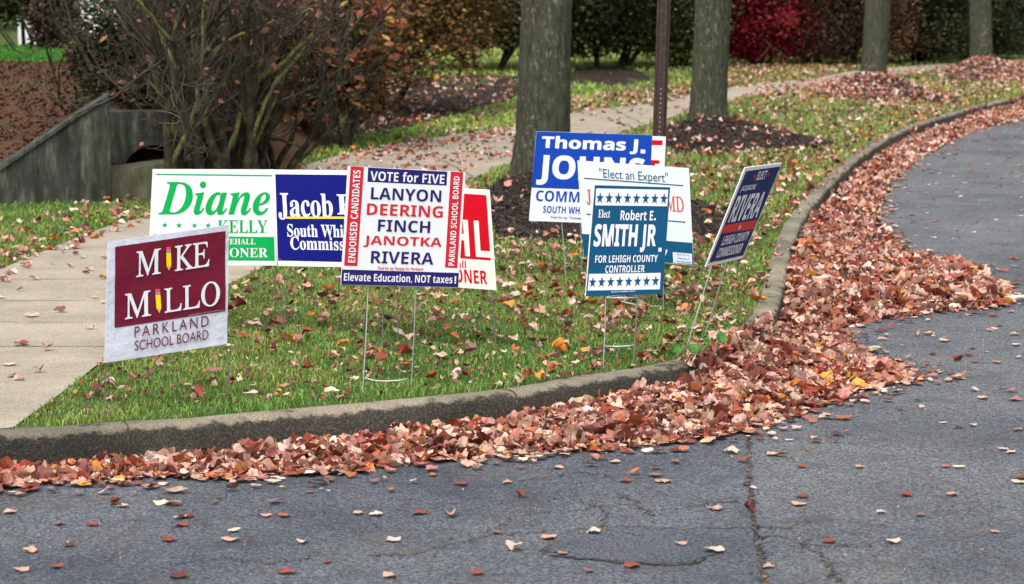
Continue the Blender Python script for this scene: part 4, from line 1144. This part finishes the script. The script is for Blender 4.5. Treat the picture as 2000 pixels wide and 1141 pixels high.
# ------------------------------------------------------------------ brown channel post
g = G(1279, 520)
e = empty('sign_post', (g[0], g[1], 0), 'brown perforated steel channel post rising behind the teal and pale signs', 'post')
Yp = g[1]; tp = P(1297, 0, Yp)
sx_ = (tp[0] - g[0]) / (tp[2] - 0)
wdt = 13.2 * Yp / F
pr = [(-wdt, 0.016), (-wdt, 0.012), (-wdt * 0.62, 0.012), (-wdt * 0.5, -0.016), (wdt * 0.5, -0.016), (wdt * 0.62, 0.012), (wdt, 0.012), (wdt, 0.016), (wdt * 0.55, 0.016), (wdt * 0.42, -0.012), (-wdt * 0.42, -0.012), (-wdt * 0.55, 0.016)]
m = MB()
zt = 2.3
a = [(g[0] + x, Yp + y, -0.05) for x, y in pr]; b = [(g[0] + sx_ * zt + x, Yp + y, zt) for x, y in pr]; k = len(pr)
m.add(a + b, [[i, (i + 1) % k, k + (i + 1) % k, k + i] for i in range(k)] + [list(range(k, 2 * k))])
for j in range(64):
    z = 0.1 + j * 0.0255
    cx_ = g[0] + sx_ * z - wdt * 0.03
    m.add([(cx_ + 0.0042 * math.cos(q), Yp - 0.0175, z + 0.0042 * math.sin(q)) for q in np.linspace(0, 2 * math.pi, 9)[:-1]], [list(range(8))[::-1]], 1 if z < 0.98 else 2)  # painted discs, no real holes: pale as light showing through, dark higher up
m.build('post', [M_post, M_hole, M_dark], e)

# ------------------------------------------------------------------ yard signs
SBU, SBL, FBU, FBL, BIU, BIL, ITU, ITL = 0x1D5D4, 0x1D5EE, 0x1D400, 0x1D41A, 0x1D468, 0x1D482, 0x1D434, 0x1D44E
FONTS = {'sb': (SBU, SBL, 0.0, 0.0), 'sbx': (SBU, SBL, 0.018, 0.0), 'fb': (FBU, FBL, 0.0, 0.0), 'fbx': (FBU, FBL, 0.018, 0.0), 'bi': (BIU, BIL, 0.004, 0.0),
         'slab': (FBU, FBL, 0.008, 0.0), 'up': (ITU, ITL, 0.008, 0.29), 'it': (ITU, ITL, 0.0, 0.24), 'rg': (None, None, 0.0, 0.0), 'rgx': (None, None, 0.012, 0.0)}
_tc = {}
def text_mesh(s, font, space=1.0):
    k = (s, font, space)
    if k in _tc: return _tc[k]
    up, lo_, off, sh = FONTS[font]
    o_ = ''
    for c in s:
        if up and 'A' <= c <= 'Z': o_ += chr(up + ord(c) - 65)
        elif up and 'a' <= c <= 'z':
            o_ += chr(lo_ + ord(c) - 97) if not (lo_ == ITL and c == 'h') else '\u210e'
        else: o_ += c
    cu = bpy.data.curves.new('lettering', 'FONT')
    cu.body = o_; cu.offset = off; cu.resolution_u = 4; cu.space_character = space
    ob = bpy.data.objects.new('lettering', cu); COL.objects.link(ob)
    me = ob.evaluated_get(bpy.context.evaluated_depsgraph_get()).to_mesh()
    V = np.array([v_.co[:] for v_ in me.vertices])[:, :2]
    Fc = [list(p_.vertices) for p_ in me.polygons]
    bpy.data.objects.remove(ob); bpy.data.curves.remove(cu)
    V[:, 0] -= sh * V[:, 1]
    lo2, hi2 = V.min(0), V.max(0)
    V = (V - lo2) / (hi2 - lo2)
    _tc[k] = (V, Fc)
    return _tc[k]
def star_xy(n=5, inner=0.4):
    V = [(0.0, 0.0)] + [((1.0 if i % 2 == 0 else inner) * math.sin(math.pi * i / n), (1.0 if i % 2 == 0 else inner) * math.cos(math.pi * i / n)) for i in range(2 * n)]
    return np.array(V), [[0, 1 + (i + 1) % (2 * n), 1 + i] for i in range(2 * n)]
class Sign:
    def __init__(s, label, corners, depths, base, color, zoom, thick=0.004, wave=0.0, lift=0.0006, edge='white'):
        s.zx, s.zy, s.zs = zoom
        s.px = [np.array(c, float) for c in corners]                      # TL TR BR BL
        s.c3 = [P(c[0], c[1], d) for c, d in zip(corners, depths)]
        n = np.cross(s.c3[1] - s.c3[0], s.c3[3] - s.c3[0]); n /= np.linalg.norm(n)
        if n[1] > 0: n = -n
        s.n = n; s.wave = wave; s.lift = lift
        s.e = empty('yard_sign', base, label, 'yard sign', 'election yard signs')
        s.lay = {}; s.item = 0
        k = 16 if wave else 4
        us = np.linspace(0, 1, k + 1)
        V = [s.at(u, v_, 0) for v_ in us for u in us]
        B = [s.at(u, v_, -thick) for v_ in us for u in us]
        m = k + 1
        F1 = [[j * m + i, j * m + i + 1, (j + 1) * m + i + 1, (j + 1) * m + i] for j in range(k) for i in range(k)]
        F2 = [[m * m + q for q in f][::-1] for f in F1]
        ring = [i for i in range(m)] + [j * m + k for j in range(1, m)] + [k * m + i for i in range(k - 1, -1, -1)] + [j * m for j in range(k - 1, 0, -1)]
        F3 = [[ring[i], m * m + ring[i], m * m + ring[(i + 1) % len(ring)], ring[(i + 1) % len(ring)]] for i in range(len(ring))]
        me = mesh('panel', V + B, F1 + F2 + F3, smooth=False)
        s.panel = obj('panel', me, INK[color], s.e)
    def at(s, u, v_, off):
        TL, TR, BR, BL = s.c3
        p = (BL * (1 - u) + BR * u) * (1 - v_) + (TL * (1 - u) + TR * u) * v_
        if s.wave:
            off = off + s.wave * (math.sin(5.1 * u + 2.3 * v_) * 0.6 + math.sin(9.0 * v_ - 3 * u + 1) * 0.4 + 0.5 * math.sin(13 * u * v_ + 2))
        return p + s.n * off
    def uv(s, x, y):
        """zoom-crop pixel -> (u, v) on the panel"""
        q = np.array([s.zx + x / s.zs, s.zy + y / s.zs])
        TL, TR, BR, BL = s.px; u = v_ = 0.5
        for _ in range(12):
            p = (BL * (1 - u) + BR * u) * (1 - v_) + (TL * (1 - u) + TR * u) * v_
            du = (BR - BL) * (1 - v_) + (TR - TL) * v_; dv = (TL * (1 - u) + TR * u) - (BL * (1 - u) + BR * u)
            d = np.linalg.solve(np.stack([du, dv], 1), q - p); u += d[0]; v_ += d[1]
        return u, v_
    def add(s, kind, ink_, uvs, Fc, layer):
        V, Fo = s.lay.setdefault((kind, ink_, s.item if kind == 'lettering' else len(s.lay)), ([], []))
        o_ = len(V)
        V += [s.at(u, v_, s.lift * layer) for u, v_ in uvs]
        Fo += [[o_ + i for i in f] for f in Fc]
    def quad(s, ink_, pts, layer=1, uvspace=False, kind='printed_field'):
        c = [p if uvspace else s.uv(*p) for p in pts]; c = [np.array(q) for q in c]
        k = 12 if s.wave else 3; us = np.linspace(0, 1, k + 1); m = k + 1
        uvs = [(c[3] * (1 - a) + c[2] * a) * (1 - b) + (c[0] * (1 - a) + c[1] * a) * b for b in us for a in us]
        s.add(kind, ink_, uvs, [[j * m + i, j * m + i + 1, (j + 1) * m + i + 1, (j + 1) * m + i] for j in range(k) for i in range(k)], layer)
    def text(s, t_, ink_, font, bl, tr, layer=3, rot=False, space=1.0, uvspace=False):
        s.item += 1
        u0, v0 = bl if uvspace else s.uv(*bl); u1, v1 = tr if uvspace else s.uv(*tr)
        V, Fc = text_mesh(t_, font, space)
        if rot: uvs = [(u1 - q[1] * (u1 - u0), v0 + q[0] * (v1 - v0)) for q in V]
        else: uvs = [(u0 + q[0] * (u1 - u0), v0 + q[1] * (v1 - v0)) for q in V]
        s.add('lettering', ink_, uvs, Fc, layer)
    def line(s, ink_, a, b, th, layer=2):
        s.item += 1
        (u0, v0), (u1, v1) = s.uv(*a), s.uv(*b)
        h = abs(s.uv(a[0], a[1] + th)[1] - v0) / 2
        s.quad(ink_, [(u0, v0 + h), (u1, v1 + h), (u1, v1 - h), (u0, v0 - h)], layer, True)
    def star(s, ink_, c, rx, ry, layer=3):
        s.item += 1
        u0, v0 = s.uv(*c); ru = s.uv(c[0] + rx, c[1])[0] - u0; rv = abs(s.uv(c[0], c[1] + ry)[1] - v0)
        V, Fc = star_xy()
        s.add('lettering', ink_, [(u0 + ru * q[0], v0 + rv * q[1]) for q in V], Fc, layer)
    def fine(s, ink_, a, b, th, seed):
        """a line of print too small to read"""
        s.item += 1
        r = np.random.default_rng(seed); (u0, v0), (u1, v1) = s.uv(*a), s.uv(*b)
        h = abs(s.uv(a[0], a[1] + th)[1] - v0); t_ = 0.0
        while t_ < 1:
            w_ = r.uniform(0.006, 0.022); t2 = min(1, t_ + w_)
            hh = h * r.uniform(0.55, 1.0)
            ua, ub = u0 + (u1 - u0) * t_, u0 + (u1 - u0) * t2; va, vb = v0 + (v1 - v0) * t_, v0 + (v1 - v0) * t2
            s.add('lettering', ink_, [(ua, va), (ub, vb), (ub, vb + hh), (ua, va + hh)], [[0, 1, 2, 3]], 3)
            t_ = t2 + r.choice([0.008, 0.008, 0.022])
    def done(s):
        for (kind, ink_, _), (V, Fo) in s.lay.items():
            obj(kind, mesh(kind, V, Fo), INK[ink_], s.panel)
    def behind(s, px, py, back):
        d = ray(px, py); o_ = np.array([0, 0, H])
        return o_ + d * (((s.c3[3] - o_) @ s.n - back - 0.004 - s.wave) / (d @ s.n))
    def stake(s, legs, crosses, m=None, rad=0.0026, back=0.010):
        """legs: (top px, base px) pairs; crosses: px polylines at the legs' distance"""
        mb = MB()
        for top_, base_ in legs:
            b = G(*base_); Yt = float(np.mean([q[1] for q in s.c3])) + back
            u_, v_ = None, None
            t_ = s.behind(top_[0], top_[1], back)
            k_ = 60.0 / max(base_[1] - top_[1], 1)
            up_ = s.behind(top_[0] - (base_[0] - top_[0]) * k_, top_[1] - 60, back)
            mid = (t_ + b) / 2 + np.array([0.002, 0, 0])
            mb.tube([b - [0, 0, 0.03], b, mid, t_, up_], rad, 6)
        for ln in crosses:
            Yc = G(*legs[0][1])[1]
            mb.tube([P(x, y, Yc) for x, y in ln], rad * 1.05, 6)
        mb.build('wire_stake', m or M_wire, s.e, smooth=True)

def gy(px, py): return float(G(px, py)[1])

# 1 maroon bag sign
d0, d1 = gy(205, 812), gy(447, 785)
s = Sign('white bag sign with maroon field and yellow pencils, nearest the path', [(210, 473), (447, 439), (444, 672), (204, 709)], [d0, d1, d1, d0], G(320, 800), 'poly', (190, 430, 3.933), 0.003, 0.0025, 0.0022)
s.quad('maroon', [(132, 205), (980, 82), (982, 697), (128, 825)])
for t_, bl, tr in (('M', (285, 437), (480, 214)), ('KE', (578, 392), (855, 160)), ('M', (197, 761), (404, 536)), ('LLO', (500, 716), (935, 458))):
    s.text(t_, 'lwhite', 'up', bl, tr)
def pencil(cx, top_, bot, hw, sk):
    q = lambda f, dx: (cx + dx + sk * f, top_ + (bot - top_) * f)
    s.quad('pink', [q(0, -hw), q(0, hw), q(.14, hw), q(.14, -hw)], 3); s.quad('grey', [q(.14, -hw), q(.14, hw), q(.26, hw), q(.26, -hw)], 3)
    s.quad('yellow', [q(.26, -hw), q(.26, hw), q(.80, hw), q(.80, -hw)], 3)
    s.quad('wood', [q(.80, -hw), q(.80, hw), q(.97, hw * .15), q(.97, -hw * .15)], 3); s.quad('grey', [q(.95, -hw * .25), q(.95, hw * .25), q(1, 1), q(1, -1)], 4)
pencil(533, 204, 388, 18, 6); pencil(452, 527, 712, 19, 12)
s.text('PARKLAND', 'maroon', 'rg', (272, 900), (849, 730), space=1.35)
s.text('SCHOOL BOARD', 'maroon', 'rg', (273, 1002), (847, 838))
s.fine('grey', (693, 733), (966, 690), 10, 1); s.fine('maroon', (905, 915), (965, 905), 9, 2)
s.done(); s.stake([((206, 706), (204, 812)), ((441, 672), (449, 788))], [], M_wired, 0.0022)

# 2 green and white sign
d0, d1 = gy(540, 650) - 0.05, gy(540, 650) + 0.02
s = Sign('white sign with big green italic lettering and green stars', [(298, 330.5), (535, 331.2), (541, 518.8), (289, 518)], [d0, d1, d1, d0], G(415, 650), 'white', (280, 320, 4.762))
s.line('green', (118, 97), (1195, 110), 12)
s.text('Diane', 'green', 'bi', (138, 474), (1174, 164))
for c in ((198, 568), (330, 570), (473, 572), (600, 572)): s.star('green', c, 30, 28)
s.text('KELLY', 'green', 'fb', (688, 640), (1150, 524)); s.fine('green', (80, 660), (240, 662), 8, 3)
s.quad('green', [(95, 668), (1215, 680), (1222, 903), (75, 893)])
s.text('SOUTH WHITEHALL', 'lwhite', 'fb', (330, 748), (1042, 696)); s.text('COMMISSIONER', 'lwhite', 'fb', (135, 868), (1155, 782))
s.done(); s.stake([((537, 515), (541, 650)), ((330, 515), (330, 648))], [], M_wired, 0.0018)

# 3 blue sign
d0, d1 = gy(554, 655) + 0.03, gy(747, 672) + 0.03
s = Sign('deep blue sign with white border and yellow underline', [(532, 331.5), (777, 334), (788, 524), (543, 519.6)], [d0, d1, d1, d0], G(650, 660), 'white', (280, 320, 4.762))
s.quad('blue', [(1228, 97), (2330, 108), (2385, 925), (1252, 900)])
s.text('Jacob', 'lwhite', 'slab', (1262, 518), (1762, 277)); s.text('R', 'lwhite', 'slab', (1815, 470), (1985, 285))
s.line('yellow', (1335, 500), (2240, 500), 20)
s.text('South Whitehall', 'lwhite', 'slab', (1345, 678), (2150, 570)); s.text('Commissioner', 'lwhite', 'slab', (1375, 798), (2170, 688))
s.fine('grey', (1258, 888), (1285, 889), 8, 4)
s.done(); s.stake([((554, 519), (556, 658)), ((747, 523), (747, 676))], [], M_wired, 0.0018)

# 4 red sign with cut off letters
d0, d1 = gy(777, 679) + 0.03, gy(968, 688) + 0.05
s = Sign('cream sign with red block, peeping out at the right of the five names sign', [(706, 355), (956.5, 371), (969.7, 567), (716, 549)], [d0, d1, d1, d0], G(870, 684), 'cream', (655, 315, 4.306))
s.quad('bred', [(300, 218), (1270, 285), (1307, 834), (330, 762)])
s.text('HL', 'cream', 'sb', (975, 788), (1285, 505)); s.text('South Whitehall', 'bred', 'sb', (560, 862), (1098, 836)); s.text('COMMISSIONER', 'bred', 'sb', (500, 980), (1273, 920))
s.done(); s.stake([((776, 563), (777, 679)), ((961, 567), (968, 688))], [], M_wired, 0.0024)

# 5 five names sign
d0, d1 = gy(708, 771), gy(803, 757) + 0.03
s = Sign('white sign listing five names in navy and red between red side strips', [(679.4, 324.8), (909, 336.3), (895.3, 561.8), (665.5, 556.5)], [d0, d1, d1, d0], G(756, 765), 'white', (655, 315, 4.306))
s.quad('red', [(128, 43), (238, 49), (182, 881), (73, 878)]); s.quad('red', [(968, 87), (1075, 92), (1025, 898), (919, 893)])
s.quad('navy', [(272, 52), (938, 88), (932, 204), (266, 172)]); s.quad('navy', [(56, 909), (1038, 939), (1033, 1060), (48, 1038)])
s.text('VOTE for FIVE', 'lwhite', 'sb', (288, 161), (915, 108))
for t_, k, bl, tr in (('LANYON', 'navy', (292, 318), (889, 243)), ('DEERING', 'red', (258, 449), (903, 377)), ('FINCH', 'navy', (350, 587), (795, 503)), ('JANOTKA', 'red', (231, 719), (894, 643)), ('RIVERA', 'navy', (292, 854), (824, 768))):
    s.text(t_, k, 'sb', bl, tr)
s.text('Paid for by Natalie for Parkland', 'red', 'rgx', (353, 918), (733, 893))
s.text('Elevate Education, NOT taxes', 'lwhite', 'sb', (68, 1015), (985, 960)); s.text('l', 'lwhite', 'sb', (1000, 1010), (1016, 966)); s.quad('lwhite', [(999, 1016), (1014, 1017), (1013, 1029), (998, 1028)], 3, kind='lettering')
s.text('ENDORSED CANDIDATES', 'lwhite', 'sb', (103, 850), (210, 76), rot=True); s.text('PARKLAND SCHOOL BOARD', 'lwhite', 'sb', (947, 876), (1044, 128), rot=True)
s.done(); s.stake([((719, 560), (708, 771)), ((812, 561), (803, 757))], [[(712, 738), (728, 743), (755, 745), (780, 743), (796, 740)]])

# 6 royal blue sign
d0 = gy(1105, 546)
s = Sign('white sign with royal blue upper field, in front of the lichen trunk', [(1047.6, 256.6), (1274.5, 264.2), (1262, 440), (1033, 431.4)], [d0, d0 + .05, d0 + .05, d0], G(1120, 545), 'white', (1020, 240, 3.803))
s.quad('royal', [(106, 64), (967, 92), (946, 512), (69, 481)])
s.text('Thomas J', 'lwhite', 'sbx', (139, 209), (862, 118)); s.quad('lwhite', [(880, 197), (913, 199), (912, 228), (879, 226)], 3, kind='lettering')
s.text('JOHNS', 'lwhite', 'sbx', (102, 459), (912, 262)); s.text('COMMISSIONER', 'royal', 'sb', (99, 580), (915, 528)); s.text('SOUTH WHITEHALL', 'royal', 'sb', (152, 668), (640, 632)); s.text('Paid for by Thomas', 'royal', 'rgx', (211, 714), (437, 699))
s.done(); s.stake([((1097, 435), (1105, 546)), ((1134, 437), (1136, 540))], [[(1134, 503), (1142, 505), (1152, 504)]])

# 7 white sign hidden behind the royal blue one
d0 = gy(1105, 538) + 0.06
s = Sign('mostly hidden white sign with red bars, behind the royal blue sign', [(1072, 259.5), (1300.5, 267), (1294, 432), (1068, 424)], [d0, d0 + .05, d0 + .05, d0], G(1200, 530), 'white', (1020, 240, 3.803))
s.quad('bred', [(700, 122), (1042, 130), (1041, 167), (700, 158)]); s.quad('bred', [(700, 268), (1020, 278), (1019, 304), (700, 294)]); s.quad('bred', [(900, 300), (986, 303), (985, 322), (900, 319)])
s.done(); s.stake([((1130, 425), (1131, 530)), ((1240, 430), (1241, 532))], [], M_wired)

# 8 pale sign with slogan
d0 = gy(1250, 612)
s = Sign('pale sign quoting a slogan above a teal band, behind the teal star sign', [(1127.8, 313.6), (1345.5, 328.6), (1355, 518.8), (1139.6, 499)], [d0, d0 + .04, d0 + .04, d0], G(1255, 610), 'pale', (1020, 240, 3.803))
s.text('"Elect an Expert"', 'teal', 'rg', (575, 426), (1080, 372)); s.line('teal', (458, 411), (1195, 466), 8); s.line('teal', (475, 677), (1211, 737), 8)
s.text('Jo', 'cred', 'up', (480, 606), (560, 500)); s.text('MD', 'cred', 'up', (1070, 652), (1196, 549))
s.quad('teal', [(441, 823), (1263, 891), (1273, 1056), (457, 985)])
s.text('y', 'lwhite', 'sb', (1040, 998), (1078, 942)); s.quad('sticker', [(1116, 960), (1259, 972), (1262, 1048), (1122, 1040)], 2, kind='sticker')
s.text('Paid for by', 'slate', 'rg', (1150, 985), (1240, 978), 4); s.text('Friends of', 'slate', 'rg', (1155, 1012), (1238, 1004), 4); s.fine('slate', (1140, 1033), (1254, 1041), 10, 6)
s.done(); s.stake([((1293, 515), (1296, 608)), ((1213, 505), (1213, 606))], [[(1212, 588), (1235, 594), (1260, 598), (1295, 599)]])

# 9 teal star sign
d0, d1 = gy(1178, 720), gy(1237, 706)
s = Sign('tall teal sign with rows of stars, standing by the kerb', [(1161.6, 362), (1309, 366), (1294.3, 574.2), (1144.1, 579)], [d0, d0 + .06, d0 + .06, d0], G(1208, 713), 'teal', (1120, 340, 4.562))
s.quad('lwhite', [(202, 128), (845, 141), (836, 286), (194, 278)]); s.quad('lwhite', [(139, 889), (778, 880), (769, 1027), (127, 1038)])
for k in range(8):
    s.star('teal', (235 + k * 81.4, 214 + k * 0.9), 36, 56); s.star('teal', (170 + k * 80, 965 - k * 1.8), 35, 54)
s.quad('white', [(176, 100), (190, 100), (110, 1090), (102, 1090)], 1)
s.text('Elect', 'lwhite', 'fb', (218, 388), (328, 317)); s.text('Robert E', 'lwhite', 'sb', (415, 411), (712, 322)); s.quad('lwhite', [(717, 392), (733, 392), (732, 411), (716, 411)], 3, kind='lettering')
s.text('SMITH JR', 'lwhite', 'sbx', (172, 699), (745, 446)); s.quad('lwhite', [(757, 655), (785, 655), (783, 690), (755, 690)], 3, kind='lettering')
s.text('FOR LEHIGH COUNTY', 'lwhite', 'sb', (190, 790), (752, 718)); s.text('CONTROLLER', 'lwhite', 'sb', (280, 881), (636, 808)); s.fine('lwhite', (335, 1055), (547, 1046), 12, 7)
s.done(); s.stake([((1183, 579), (1178, 720)), ((1245, 576), (1237, 706))], [[(1181, 676), (1205, 677), (1225, 676), (1239, 674)], [(1183, 582), (1214, 582), (1245, 581)]])

# 10 leaning navy sign
d0 = gy(1340, 680)
s = Sign('leaning navy sign with red band, seen nearly edge on by the kerb', [(1455.4, 327.7), (1527.3, 318.7), (1450.6, 504.6), (1377.7, 521.6)], [d0, d0 + .32, d0 + .32, d0], G(1358, 668), 'white', (1360, 310, 5.189))
s.quad('slate', [(503, 127), (852, 78), (473, 980), (125, 1060)])
s.text('ELECT', 'lwhite', 'sb', (596, 218), (722, 116)); s.star('cred', (585, 178), 12, 30); s.star('cred', (724, 160), 12, 30)
s.text('JACQUELINE', 'lwhite', 'sb', (435, 343), (608, 254)); s.text('RIVERA', 'lwhite', 'sb', (312, 648), (714, 330))
s.quad('cred', [(290, 672), (617, 617), (580, 711), (252, 757)], 2); s.text('for', 'lwhite', 'sb', (414, 722), (461, 664))
s.text('LEHIGH COUNTY', 'lwhite', 'sb', (243, 880), (545, 730)); s.text('COMMISSIONER', 'lwhite', 'sb', (190, 1008), (480, 853)); s.fine('lwhite', (132, 1055), (205, 1038), 8, 8)
s.done(); s.stake([((1390, 519), (1340, 680)), ((1419, 513), (1375, 660))], [[(1346, 668), (1356, 671), (1366, 668), (1375, 659)]])

# ------------------------------------------------------------------ white rod on the road
a, b = P(1946, 584, gy(1946, 584) + 0.05), G(2060, 575, RZ + 0.02)
a = G(1946, 583, RZ + 0.03); L = b - a
m = MB()
m.tube([a, a + L * 0.06, a + L * 0.2, a + L * 0.6, b], [0.003, 0.007, 0.009, 0.0095, 0.0095], 10)
M_rod = mat('white plastic', (0.72, 0.76, 0.78, 1), 0.4)
o = m.build('plastic_rod', M_rod, smooth=True)
tag(o, 'white plastic rod lying on the asphalt at the edge of the leaf drift', 'rod')
